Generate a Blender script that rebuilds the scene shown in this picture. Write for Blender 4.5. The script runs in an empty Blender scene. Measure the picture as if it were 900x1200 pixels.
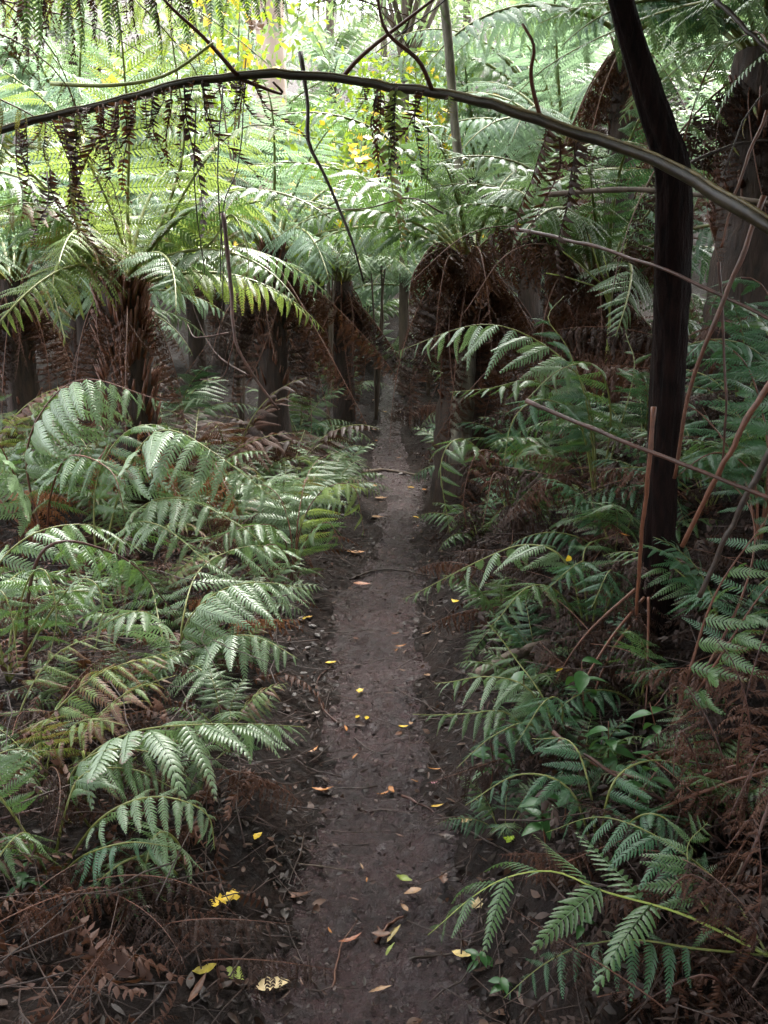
import bpy, math, random
import numpy as np
from mathutils import Matrix, Vector

R = math.radians
rng = np.random.default_rng(7)
random.seed(7)
scene = bpy.context.scene
COL = scene.collection

# ------------------------------------------------------------------ camera
CAM_H, PITCH, HALF = 1.55, R(12.8), R(31.7)
F_PX = 600 / math.tan(HALF)
cam = bpy.data.cameras.new('camera')
cam.sensor_fit = 'VERTICAL'; cam.sensor_height = 24.0
cam.lens = 12.0 / math.tan(HALF)
cam.clip_start = 0.05; cam.clip_end = 600
camo = bpy.data.objects.new('camera', cam); COL.objects.link(camo)
camo.location = (0, 0, CAM_H); camo.rotation_euler = (math.pi / 2 - PITCH, 0, 0)
scene.camera = camo

# ------------------------------------------------------------------ light
SUN_EL, SUN_AZ = R(60), R(32)          # azimuth from +Y towards +X
w = bpy.data.worlds.new('World'); scene.world = w; w.use_nodes = True
nt = w.node_tree; nt.nodes.clear()
sky = nt.nodes.new('ShaderNodeTexSky'); sky.sky_type = 'NISHITA'; sky.sun_disc = False
sky.sun_elevation = SUN_EL; sky.sun_rotation = SUN_AZ
sky.air_density = 1.0; sky.dust_density = 4.0
hs = nt.nodes.new('ShaderNodeHueSaturation'); hs.inputs['Saturation'].default_value = 0.22
bgn = nt.nodes.new('ShaderNodeBackground'); bgn.inputs['Strength'].default_value = 0.10
wo = nt.nodes.new('ShaderNodeOutputWorld')
nt.links.new(sky.outputs[0], hs.inputs['Color']); nt.links.new(hs.outputs[0], bgn.inputs['Color'])
nt.links.new(bgn.outputs[0], wo.inputs['Surface'])
sl = bpy.data.lights.new('sun', 'SUN'); sl.energy = 1.5; sl.angle = R(38); sl.color = (1.0, 0.96, 0.9)
so = bpy.data.objects.new('sun', sl); COL.objects.link(so)
sd = Vector((math.sin(SUN_AZ) * math.cos(SUN_EL), math.cos(SUN_AZ) * math.cos(SUN_EL), math.sin(SUN_EL)))
so.rotation_euler = sd.to_track_quat('Z', 'Y').to_euler(); so.location = (0, 0, 20)

vs = scene.view_settings
vs.view_transform = 'Standard'; vs.look = 'None'; vs.gamma = 1.0; vs.use_curve_mapping = False
vs.exposure = 4.1
scene.cycles.max_bounces = 7; scene.cycles.diffuse_bounces = 4; scene.cycles.glossy_bounces = 2
scene.cycles.transmission_bounces = 4; scene.cycles.transparent_max_bounces = 4
scene.cycles.caustics_reflective = False; scene.cycles.caustics_refractive = False
scene.cycles.use_denoising = True

# ------------------------------------------------------------------ helpers
def at(px, py, Y):
    """world point at distance Y ahead of the camera seen at photograph pixel (px, py)"""
    dx = (px - 450) / F_PX; dy = -(py - 600) / F_PX
    c, s = math.cos(PITCH), math.sin(PITCH)
    v = np.array([dx, c + dy * s, -s + dy * c]); t = Y / v[1]
    return np.array([v[0] * t, Y, CAM_H + v[2] * t])

def smooth(a, b, x):
    t = np.clip((np.asarray(x, float) - a) / (b - a), 0, 1); return t * t * (3 - 2 * t)

_lat = np.random.default_rng(11).random((256, 256))
def vnoise(x, y):
    x = np.asarray(x, float); y = np.asarray(y, float)
    xi = np.floor(x).astype(int); yi = np.floor(y).astype(int)
    fx = x - xi; fy = y - yi; fx = fx * fx * (3 - 2 * fx); fy = fy * fy * (3 - 2 * fy)
    g = lambda i, j: _lat[i & 255, j & 255]
    return (g(xi, yi) * (1 - fx) + g(xi + 1, yi) * fx) * (1 - fy) + (g(xi, yi + 1) * (1 - fx) + g(xi + 1, yi + 1) * fx) * fy - 0.5
def fbm(x, y, sc, oct=3):
    r = 0; a = 1
    for k in range(oct):
        r = r + a * vnoise(x * sc + 17.3 * k, y * sc + 5.1 * k); sc *= 2.07; a *= 0.5
    return r

def path_x(y): return -0.04 + 0.15 * smooth(3, 7, y) - 0.02 * smooth(8, 13, y) + 0.04 * np.sin(np.asarray(y) * 1.1)
def path_hw(y): return 0.225 - 0.03 * smooth(3.0, 6.0, y) + 0.03 * np.sin(np.asarray(y) * 1.7) + 0.02 * np.sin(np.asarray(y) * 4.1) + 0.05 * smooth(2.6, 1.6, y)
def base_z(x, y):
    x = np.asarray(x, float); y = np.asarray(y, float)
    s = x - path_x(y); d = np.abs(s)
    rise = 0.10 * np.maximum(0, y - 9) + 0.36 * np.maximum(0, y - 15)
    rise = np.where(y > 60, 0.10 * 51 + 0.36 * 45 + 0.05 * (y - 60), rise)
    left = 0.10 * smooth(0.20, 0.46, d) + 0.12 * np.maximum(0, d - 0.6)
    far = 0.30 + 0.70 * smooth(1.6, 4.2, y)
    right = 0.17 * smooth(0.22, 0.5, d) + (1.0 * smooth(0.5, 1.9, d) + 0.28 * np.maximum(0, d - 1.6)) * far
    bank = np.where(s < 0, left, right)
    bank = np.minimum(bank, 2.0 + 0.03 * d)
    return rise + bank
def path_detail(x, y):
    return 0.045 * fbm(x, y, 2.3, 2) + 0.03 * fbm(x + 9, y, 9.0, 3) + 0.012 * fbm(x, y + 3, 33, 2)
def ground_z(x, y):
    d = np.abs(np.asarray(x, float) - path_x(y))
    return base_z(x, y) + path_detail(x, y) + 0.10 * smooth(0.4, 1.2, d) * fbm(x, y, 1.1, 3) - 0.05 * (1 - smooth(0.62, 1.05, (d + 0.15 * fbm(np.asarray(x, float) + 31, y, 3.1, 3) + 0.06 * fbm(x, np.asarray(y, float) + 7, 13, 2)) / path_hw(y)))
def surf_z(x, y):
    """top of whatever is there, path sheet or ground"""
    d = np.abs(np.asarray(x, float) - path_x(y)) / path_hw(y)
    return np.maximum(ground_z(x, y), base_z(x, y) + path_detail(x, y) - 0.012 - 0.03 * smooth(1.0, 1.5, d))
def on_ground(px, py, lift=0.0):
    """where the ray through a photograph pixel meets the ground"""
    Y = np.concatenate([np.arange(0.9, 7, 0.005), np.arange(7, 30, 0.03)])
    p1 = at(px, py, 1.0); d = p1 - np.array([0, 0, CAM_H])
    X = d[0] * Y; Z = CAM_H + d[2] * Y
    hit = np.nonzero(Z <= surf_z(X, Y))[0]; i = hit[0] if len(hit) else -1
    return np.array([X[i], Y[i], float(surf_z(X[i], Y[i])) + lift])

# ------------------------------------------------------------------ materials
def nodes(name):
    m = bpy.data.materials.new(name); m.use_nodes = True
    t = m.node_tree; t.nodes.clear()
    return m, t, (lambda k, **kw: _n(t, k, **kw)), t.links.new
def _n(t, kind, **kw):
    n = t.nodes.new('ShaderNode' + kind)
    for k, v in kw.items():
        if k in n.inputs: n.inputs[k].default_value = v
        else: setattr(n, k, v)
    return n
def c4(c): return (*c, 1.0)
def mixrgb(t, fac, a, b):
    n = t.nodes.new('ShaderNodeMix'); n.data_type = 'RGBA'
    for s, v in ((0, fac), (6, a), (7, b)):
        if hasattr(v, 'is_output'): t.links.new(v, n.inputs[s])
        else: n.inputs[s].default_value = c4(v) if s else v
    return n.outputs[2]
def ramp(t, v, a, b):
    n = t.nodes.new('ShaderNodeMapRange'); n.inputs[1].default_value = a; n.inputs[2].default_value = b
    t.links.new(v, n.inputs[0]); return n.outputs[0]
def math_(t, op, a, b=0.0):
    n = t.nodes.new('ShaderNodeMath'); n.operation = op
    for i, v in enumerate((a, b)):
        if hasattr(v, 'is_output'): t.links.new(v, n.inputs[i])
        else: n.inputs[i].default_value = v
    return n.outputs[0]

def leaf_mat(name, ca, cb, trans, rough=0.4, tmix=0.3, brown=None, spec=0.5, bamt=0.0, coat=0.0):
    """frond blade: colour from per-pinna and per-frond chance, tips browned by amount bamt"""
    m, t, N, L = nodes(name)
    at_ = N('Attribute', attribute_name='pa'); sep = N('SeparateXYZ'); L(at_.outputs['Vector'], sep.inputs[0])
    oi = N('ObjectInfo')
    rn = math_(t, 'FRACT', math_(t, 'ADD', sep.outputs[2], oi.outputs['Random']))
    geo = N('NewGeometry'); nz = N('TexNoise', Scale=14.0, Detail=3.0); L(geo.outputs['Position'], nz.inputs['Vector'])
    f = math_(t, 'ADD', math_(t, 'MULTIPLY', rn, 0.6), math_(t, 'MULTIPLY', nz.outputs['Fac'], 0.4))
    col = mixrgb(t, f, ca, cb)
    if brown:
        n2 = N('TexNoise', Scale=30.0, Detail=2.0); L(geo.outputs['Position'], n2.inputs['Vector'])
        v = math_(t, 'ADD', math_(t, 'MULTIPLY', sep.outputs[0], 0.55), math_(t, 'ADD', math_(t, 'MULTIPLY', n2.outputs['Fac'], 0.7), math_(t, 'MULTIPLY', rn, 0.35)))
        fac = ramp(t, v, 1.05 - bamt, 1.2 - bamt)
        col = mixrgb(t, fac, col, brown)
    p = N('BsdfPrincipled', Roughness=rough); p.inputs['Specular IOR Level'].default_value = spec
    if coat: p.inputs['Coat Weight'].default_value = coat; p.inputs['Coat Roughness'].default_value = 0.25
    L(col, p.inputs['Base Color'])
    tr = N('BsdfTranslucent')
    L(mixrgb(t, 0.55, col, trans), tr.inputs['Color'])
    mx = N('MixShader'); mx.inputs[0].default_value = tmix
    L(p.outputs[0], mx.inputs[1]); L(tr.outputs[0], mx.inputs[2])
    o = N('OutputMaterial'); L(mx.outputs[0], o.inputs['Surface'])
    return m

def solid_mat(name, ca, cb, rough=0.6, scale=20.0, stretch=(1, 1, 1), bump=0.3, bdist=0.01, spec=0.4, rvar=0.0, rand=0.0):
    m, t, N, L = nodes(name)
    tc = N('TexCoord'); mp = N('Mapping'); mp.inputs['Scale'].default_value = stretch
    L(tc.outputs['Object'], mp.inputs['Vector'])
    nz = N('TexNoise', Scale=scale, Detail=6.0, Roughness=0.65); L(mp.outputs[0], nz.inputs['Vector'])
    f = ramp(t, nz.outputs['Fac'], 0.32, 0.68)
    if rand:
        oi = N('ObjectInfo')
        f = math_(t, 'ADD', math_(t, 'MULTIPLY', f, 1 - rand), math_(t, 'MULTIPLY', oi.outputs['Random'], rand))
    p = N('BsdfPrincipled', Roughness=rough); p.inputs['Specular IOR Level'].default_value = spec
    L(mixrgb(t, f, ca, cb), p.inputs['Base Color'])
    if rvar:
        n3 = N('TexNoise', Scale=scale * 0.4, Detail=3.0); L(mp.outputs[0], n3.inputs['Vector'])
        L(math_(t, 'ADD', rough - rvar * 0.5, math_(t, 'MULTIPLY', n3.outputs['Fac'], rvar)), p.inputs['Roughness'])
    b = N('Bump', Strength=bump, Distance=bdist); L(nz.outputs['Fac'], b.inputs['Height']); L(b.outputs[0], p.inputs['Normal'])
    o = N('OutputMaterial'); L(p.outputs[0], o.inputs['Surface'])
    return m

def mud_mat(name, ca, cb, cc, r0, r1, sc=1.0, spec=0.5):
    m, t, N, L = nodes(name)
    geo = N('NewGeometry')
    big = N('TexNoise', Scale=2.2 * sc, Detail=5.0); mid = N('TexNoise', Scale=17.0 * sc, Detail=6.0, Roughness=0.7)
    fin = N('TexNoise', Scale=90.0 * sc, Detail=5.0, Roughness=0.75); vor = N('TexVoronoi', Scale=42.0 * sc)
    for n in (big, mid, fin, vor): L(geo.outputs['Position'], n.inputs['Vector'])
    col = mixrgb(t, ramp(t, big.outputs['Fac'], 0.38, 0.62), ca, cb)
    col = mixrgb(t, math_(t, 'MULTIPLY', ramp(t, mid.outputs['Fac'], 0.42, 0.7), 0.75), col, cc)
    col = mixrgb(t, math_(t, 'MULTIPLY', ramp(t, fin.outputs['Fac'], 0.55, 0.8), 0.5), col, tuple(1.9 * x for x in cb))
    p = N('BsdfPrincipled'); p.inputs['Specular IOR Level'].default_value = spec
    L(col, p.inputs['Base Color'])
    rr = N('MapRange'); rr.inputs[1].default_value = 0.35; rr.inputs[2].default_value = 0.65; rr.inputs[3].default_value = r0; rr.inputs[4].default_value = r1
    L(mid.outputs['Fac'], rr.inputs[0]); L(rr.outputs[0], p.inputs['Roughness'])
    h = math_(t, 'ADD', math_(t, 'MULTIPLY', mid.outputs['Fac'], 1.0), math_(t, 'ADD', math_(t, 'MULTIPLY', fin.outputs['Fac'], 0.45), math_(t, 'MULTIPLY', vor.outputs['Distance'], 0.35)))
    b = N('Bump', Strength=1.0, Distance=0.03); L(h, b.inputs['Height']); L(b.outputs[0], p.inputs['Normal'])
    o = N('OutputMaterial'); L(p.outputs[0], o.inputs['Surface'])
    return m

def litter_mat(name, rough=0.55, trans=0.1):
    """each fallen leaf takes its own colour from the 'tint' attribute"""
    m, t, N, L = nodes(name)
    a = N('Attribute', attribute_name='tint'); geo = N('NewGeometry')
    nz = N('TexNoise', Scale=60.0, Detail=4.0); L(geo.outputs['Position'], nz.inputs['Vector'])
    dk = N('HueSaturation'); L(a.outputs['Color'], dk.inputs['Color'])
    L(math_(t, 'ADD', 0.55, math_(t, 'MULTIPLY', nz.outputs['Fac'], 0.9)), dk.inputs['Value'])
    p = N('BsdfPrincipled', Roughness=rough); p.inputs['Specular IOR Level'].default_value = 0.3; L(dk.outputs[0], p.inputs['Base Color'])
    b = N('Bump', Strength=0.3, Distance=0.004); L(nz.outputs['Fac'], b.inputs['Height']); L(b.outputs[0], p.inputs['Normal'])
    tr = N('BsdfTranslucent'); L(dk.outputs[0], tr.inputs['Color'])
    mx = N('MixShader'); mx.inputs[0].default_value = trans; L(p.outputs[0], mx.inputs[1]); L(tr.outputs[0], mx.inputs[2])
    o = N('OutputMaterial'); L(mx.outputs[0], o.inputs['Surface'])
    return m

BROWN = (0.085, 0.036, 0.018)
M = {}
M['lush'] = leaf_mat('fern_green', (0.042, 0.092, 0.028), (0.085, 0.145, 0.05), (0.15, 0.27, 0.04), 0.43, 0.28, BROWN, 0.55, 0.09, coat=0.18)
M['pale'] = leaf_mat('fern_pale_green', (0.088, 0.15, 0.064), (0.145, 0.21, 0.108), (0.19, 0.31, 0.09), 0.42, 0.27, BROWN, 0.6, 0.03, coat=0.3)
M['blue'] = leaf_mat('fern_blue_green', (0.028, 0.080, 0.036), (0.055, 0.12, 0.055), (0.10, 0.22, 0.05), 0.42, 0.22, None, 0.5)
M['yellow'] = leaf_mat('fern_yellow_green', (0.10, 0.16, 0.035), (0.16, 0.215, 0.06), (0.28, 0.36, 0.07), 0.42, 0.42, (0.16, 0.07, 0.02), 0.4, 0.12)
M['varieg'] = leaf_mat('fern_browning', (0.10, 0.17, 0.045), (0.17, 0.22, 0.06), (0.3, 0.36, 0.05), 0.45, 0.25, (0.13, 0.055, 0.03), 0.5, 0.36)
M['far'] = leaf_mat('fern_distant_hazed', (0.12, 0.195, 0.13), (0.20, 0.28, 0.19), (0.28, 0.42, 0.21), 0.5, 0.45, None, 0.45)  # paled and greyed: sky light and haze put into the leaf colour
M['dead'] = leaf_mat('fern_dead_brown', (0.026, 0.0105, 0.007), (0.092, 0.037, 0.020), (0.2, 0.08, 0.02), 0.6, 0.15, None, 0.3)
M['deaddark'] = leaf_mat('fern_dead_dark', (0.015, 0.008, 0.006), (0.042, 0.020, 0.013), (0.12, 0.05, 0.02), 0.6, 0.12, None, 0.3)
M['deadorange'] = leaf_mat('fern_dead_orange', (0.16, 0.06, 0.022), (0.24, 0.10, 0.04), (0.3, 0.12, 0.03), 0.6, 0.2, None, 0.3)
M['broad'] = leaf_mat('seedling_leaf', (0.022, 0.07, 0.018), (0.04, 0.11, 0.028), (0.12, 0.26, 0.03), 0.4, 0.2, None, 0.4, coat=0.08)
M['shrub'] = leaf_mat('shrub_leaf', (0.10, 0.20, 0.02), (0.20, 0.28, 0.04), (0.36, 0.46, 0.03), 0.4, 0.45, None, 0.4)
M['gum'] = leaf_mat('gum_leaf', (0.09, 0.15, 0.065), (0.16, 0.22, 0.10), (0.26, 0.36, 0.12), 0.4, 0.5, None, 0.5)
M['yleaf'] = leaf_mat('autumn_leaf', (0.55, 0.36, 0.02), (0.72, 0.48, 0.05), (0.8, 0.55, 0.04), 0.4, 0.35, None, 0.4)
M['stem_g'] = solid_mat('stem_olive', (0.085, 0.10, 0.022), (0.16, 0.16, 0.045), 0.4, 30, (1, 1, 1), 0.2, 0.003)
M['stem_y'] = solid_mat('stem_pale_green', (0.20, 0.25, 0.05), (0.30, 0.33, 0.09), 0.4, 30, (1, 1, 1), 0.2, 0.003)
M['stem_b'] = solid_mat('stem_brown', (0.05, 0.02, 0.012), (0.14, 0.05, 0.025), 0.45, 40, (1, 1, 1), 0.4, 0.004, rand=0.3)
M['twig'] = solid_mat('twig_skin', (0.012, 0.007, 0.0055), (0.055, 0.028, 0.019), 0.6, 9, (1, 1, 1), 0.4, 0.003)
M['stem_r'] = solid_mat('stem_redbrown', (0.020, 0.008, 0.0055), (0.085, 0.033, 0.022), 0.5, 24, (1, 1, 1), 0.4, 0.003, rvar=0.3)
M['stem_d'] = solid_mat('stem_dark', (0.012, 0.008, 0.006), (0.04, 0.022, 0.014), 0.5, 40, (1, 1, 1), 0.4, 0.003)
M['arch'] = solid_mat('arch_stem_skin', (0.008, 0.005, 0.003), (0.034, 0.021, 0.009), 0.42, 26, (0.35, 1, 1), 0.5, 0.004, rvar=0.4)
M['arch_lit_top'] = solid_mat('arch_stem_lit_edge', (0.03, 0.022, 0.008), (0.20, 0.15, 0.06), 0.4, 30, (0.4, 1, 1), 0.4, 0.003)  # lighter olive than the stem: a top-lit highlight put into the colour
M['bark'] = solid_mat('trunk_dark_bark', (0.0018, 0.0010, 0.0009), (0.015, 0.0065, 0.0052), 0.75, 30, (1.6, 1.6, 0.3), 1.0, 0.03, spec=0.08, rvar=0.2)
M['fibre'] = solid_mat('tree_fern_fibre', (0.010, 0.006, 0.004), (0.045, 0.023, 0.014), 0.75, 22, (1.5, 1.5, 0.25), 1.0, 0.02)
M['gumbark'] = solid_mat('gum_bark', (0.30, 0.20, 0.17), (0.48, 0.36, 0.31), 0.6, 3.0, (1.5, 1.5, 0.15), 0.5, 0.02)
M['greybark'] = solid_mat('grey_brown_bark', (0.045, 0.032, 0.024), (0.14, 0.10, 0.07), 0.7, 9, (1.5, 1.5, 0.2), 0.8, 0.02)
M['lichenbark'] = solid_mat('lichen_bark', (0.035, 0.026, 0.018), (0.16, 0.14, 0.10), 0.7, 14, (1.2, 1.2, 0.35), 0.8, 0.015)
M['ground'] = mud_mat('forest_floor', (0.007, 0.0042, 0.0034), (0.015, 0.009, 0.007), (0.028, 0.015, 0.011), 0.6, 0.95, 1.0, 0.2)
M['mud'] = mud_mat('wet_mud', (0.034, 0.0195, 0.0200), (0.068, 0.0400, 0.0405), (0.011, 0.0065, 0.0066), 0.07, 0.52, 1.0)
M['litter'] = litter_mat('leaf_litter')
M['fallen'] = litter_mat('fallen_leaf', 0.38, 0.2)
M['stone'] = solid_mat('wet_stone', (0.07, 0.06, 0.06), (0.2, 0.18, 0.17), 0.3, 30, (1, 1, 1), 0.5, 0.004)

# ------------------------------------------------------------------ objects
def mesh(name, V, F, mats=(), attr=None, mi=None, tint=None, flat=False):
    me = bpy.data.meshes.new(name)
    V = np.asarray(V, np.float32); F = np.asarray(F, np.int32)
    nf, k = F.shape
    me.vertices.add(len(V)); me.vertices.foreach_set('co', V.ravel())
    me.loops.add(nf * k); me.loops.foreach_set('vertex_index', F.ravel())
    me.polygons.add(nf); me.polygons.foreach_set('loop_start', np.arange(0, nf * k, k, dtype=np.int32))
    if mi is not None: me.polygons.foreach_set('material_index', np.asarray(mi, np.int32))
    me.update(calc_edges=True)
    if not flat: me.polygons.foreach_set('use_smooth', np.ones(nf, bool))
    if attr is not None:
        a = me.attributes.new('pa', 'FLOAT_VECTOR', 'POINT'); a.data.foreach_set('vector', np.asarray(attr, np.float32).ravel())
    if tint is not None:
        a = me.attributes.new('tint', 'FLOAT_COLOR', 'POINT')
        a.data.foreach_set('color', np.c_[np.asarray(tint, np.float32), np.ones(len(tint), np.float32)].astype(np.float32).ravel())
    for m in mats: me.materials.append(m)
    return me
def obj(name, me, parent=None, loc=None, mats=None):
    o = bpy.data.objects.new(name, me); COL.objects.link(o)
    if parent is not None: o.parent = parent
    if loc is not None: o.location = loc
    if mats and me is not None:
        for i, m in enumerate(mats):
            o.material_slots[i].link = 'OBJECT'; o.material_slots[i].material = m
    return o
def tag(o, label=None, cat=None, group=None, kind=None):
    if label: o['label'] = label
    if cat: o['category'] = cat
    if group: o['group'] = group
    if kind: o['kind'] = kind
    return o
def thing(name, loc, label, cat, group=None):
    e = bpy.data.objects.new(name, None); COL.objects.link(e); e.location = Vector(loc); e.empty_display_size = 0.05
    return tag(e, label, cat, group)

def catmull(P, n):
    P = np.asarray(P, float); Q = np.vstack([2 * P[0] - P[1], P, 2 * P[-1] - P[-2]])
    m = len(P) - 1; out = []
    for u in np.linspace(0, m - 1e-9, n):
        i = int(u); t = u - i; a, b, c, d = Q[i:i + 4]
        out.append(0.5 * ((2 * b) + (c - a) * t + (2 * a - 5 * b + 4 * c - d) * t * t + (3 * b - 3 * c + d - a) * t ** 3))
    out = np.array(out)
    # even spacing
    s = np.r_[0, np.cumsum(np.linalg.norm(np.diff(out, axis=0), axis=1))]
    q = np.linspace(0, s[-1], n)
    return np.c_[[np.interp(q, s, out[:, k]) for k in range(out.shape[1])]].T
def unit(v): return v / (np.linalg.norm(v, axis=-1, keepdims=True) + 1e-12)
def frames(P, hb=None):
    T = unit(np.gradient(P, axis=0))
    if hb is None:
        h = P[-1] - P[0]; h = np.array([h[0], h[1], 0.0])
        if np.linalg.norm(h) < 1e-3: h = np.array([0, 1.0, 0])
        hb = np.cross(unit(h), [0, 0, 1.0])
    B = hb - (T @ hb)[:, None] * T; B = unit(B); Nn = np.cross(B, T)
    return T, B, Nn
def tube(P, r, k=6, prof=None, jit=0.0):
    """tube through points P with radii r; prof gives a cross-section"""
    P = np.asarray(P, float); n = len(P); r = np.broadcast_to(r, (n,)) if np.ndim(r) else np.full(n, r)
    T, B, Nn = frames(P)
    if prof is None:
        a = np.linspace(0, 2 * np.pi, k, endpoint=False); prof = np.c_[np.cos(a), np.sin(a)]
    k = len(prof)
    rr = r[:, None] * (1 + jit * (rng.random((n, k)) - 0.5))
    V = P[:, None] + B[:, None] * (prof[None, :, 0:1] * rr[..., None]) + Nn[:, None] * (prof[None, :, 1:2] * rr[..., None])
    V = V.reshape(-1, 3)
    i = np.arange(n - 1)[:, None] * k; j = np.arange(k)[None]; jn = (j + 1) % k
    q = np.stack([i + j, i + jn, i + k + jn, i + k + j], -1).reshape(-1, 4)
    F = np.vstack([q[:, [0, 1, 2]], q[:, [0, 2, 3]]])
    # end caps
    c0, c1 = len(V), len(V) + 1
    V = np.vstack([V, P[0], P[-1]])
    jj = np.arange(k)
    F = np.vstack([F, np.c_[np.full(k, c0), (jj + 1) % k, jj], np.c_[np.full(k, c1), (n - 1) * k + jj, (n - 1) * k + (jj + 1) % k]])
    return V, F
def join(parts):
    Vs, Fs, o = [], [], 0
    for V, F in parts: Vs.append(V); Fs.append(F + o); o += len(V)
    return np.vstack(Vs), np.vstack(Fs)

# ---- pinna templates: unit length along +X, face up +Z
def pinna_template(npair, pw, det, zc=0.12, curl=0.0, seed=0, fwd=22, wratio=0.46, gap=0.0):
    r = np.random.default_rng(seed)
    V, F, U = [], [], []
    if det == 2:
        ts = np.array([0.0, 0.12, 0.26, 0.34, 0.48, 0.57, 0.70, 0.78, 0.89, 1.0]); ws = np.array([0.45, 0.95, 1.0, 0.72, 0.92, 0.62, 0.72, 0.42, 0.40, 0.0])
    elif det == 1:
        ts = np.array([0.0, 0.3, 0.68, 1.0]); ws = np.array([0.5, 1.0, 0.75, 0.0])
    else:
        ts = np.array([0.0, 0.4, 1.0]); ws = np.array([0.5, 1.0, 0.0])
    for i in range(npair):
        x = (i + 0.45) / npair
        ln = pw * min(1.0, 0.62 + 1.6 * x) * (1 - x) ** 0.62 + 0.012
        for s in (1, -1):
            if gap and r.random() < gap: continue
            l = ln * (1 + 0.16 * (r.random() - 0.5)); a = R(fwd + 26 * x + 9 * (r.random() - 0.5))
            d = np.array([math.sin(a), s * math.cos(a), 0]); e = np.array([math.cos(a), -s * math.sin(a), 0])
            wd = wratio / npair * (0.55 + 0.45 * min(1, ln / pw * 1.3)) * (1 - curl * 0.4)
            roll = curl * (r.random() - 0.5) * 4.0 + 0.22 * (r.random() - 0.5); dr = 0.25 + 0.25 * r.random() + curl * 1.6 * r.random()
            e2 = e * math.cos(roll) + np.array([0, 0, 1]) * math.sin(roll); nn = np.cross(d, e2); nn = nn * np.sign(nn[2] + 1e-6)
            t = ts[:, None]; mid = d * (l * t) - np.array([0, 0, 1.0]) * (dr * l * t * t) + np.array([x, 0, 0])
            if curl: mid = mid + e * (curl * l * 0.5 * (r.random() - 0.5) * t * t)
            wl = (ws * wd)[:, None]
            lft = mid + e2 * wl - nn * wl * 0.35; rgt = mid - e2 * wl - nn * wl * 0.35
            n = len(ts); o = sum(len(v) for v in V)
            V.append(np.vstack([mid, lft, rgt])); U.append(np.c_[np.full(3 * n, x), np.tile(ts, 3)])
            for q in range(n - 1):
                m0, m1, l0, l1, r0, r1 = o + q, o + q + 1, o + n + q, o + n + q + 1, o + 2 * n + q, o + 2 * n + q + 1
                if q == n - 2: F += [(m0, m1, l0), (m0, r0, m1)]
                else: F += [(m0, m1, l1), (m0, l1, l0), (m0, r1, m1), (m0, r0, r1)]
    # midrib
    o = sum(len(v) for v in V); xs = np.linspace(0, 1, 6)
    P = np.c_[xs, 0 * xs, 0 * xs]; tv, tf = tube(P, 0.009 * (1 - 0.8 * xs), 3)
    V.append(tv); U.append(np.c_[tv[:, 0] * 0.3, 0 * tv[:, 0]]); F = np.vstack([np.array(F), tf + o])
    V = np.vstack(V); U = np.vstack(U)
    # droop and wobble along the pinna
    x = V[:, 0]; V[:, 2] -= zc * x ** 2 + 0.02 * np.sin(6 * x + seed); V[:, 1] += 0.03 * np.sin(2.2 * x + seed) * x + curl * 0.12 * np.sin(5 * x + seed) * x
    if curl: V[:, 2] += curl * 0.1 * np.sin(7 * x + 2 * seed) * x
    at3 = np.c_[0.5 * x + 0.5 * U[:, 1], x, np.zeros(len(x))]
    return V, F, at3
TPL = {
    'hi': [pinna_template(17, 0.17, 2, 0.10 + 0.08 * k, 0.0, 3 + k, 26, 0.33) for k in range(5)],
    'wide': [pinna_template(14, 0.20, 2, 0.15 + 0.09 * k, 0.0, 23 + k, 30, 0.33) for k in range(4)],
    'mid': [pinna_template(15, 0.165, 1, 0.12 + 0.08 * k, 0.0, 13 + k, 26, 0.34) for k in range(4)],
    'lo': [pinna_template(12, 0.16, 0, 0.16 + 0.06 * k, 0.0, 33 + k, wratio=0.5) for k in range(4)],
    'dead': [pinna_template(13, 0.15, 1, 0.2 + 0.1 * k, 0.55, 43 + k, wratio=0.5, gap=0.12) for k in range(5)],
    'string': [pinna_template(22, 0.08, 1, 0.1 + 0.15 * k, 0.8, 63 + k, wratio=0.6, gap=0.1) for k in range(5)],
    'deadlo': [pinna_template(9, 0.15, 0, 0.2 + 0.1 * k, 0.6, 53 + k, wratio=0.45, gap=0.1) for k in range(4)],
}
TPL_MESH = {k: [mesh('pinna_' + k, V, F, [M['lush']], A) for V, F, A in v] for k, v in TPL.items()}

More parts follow.
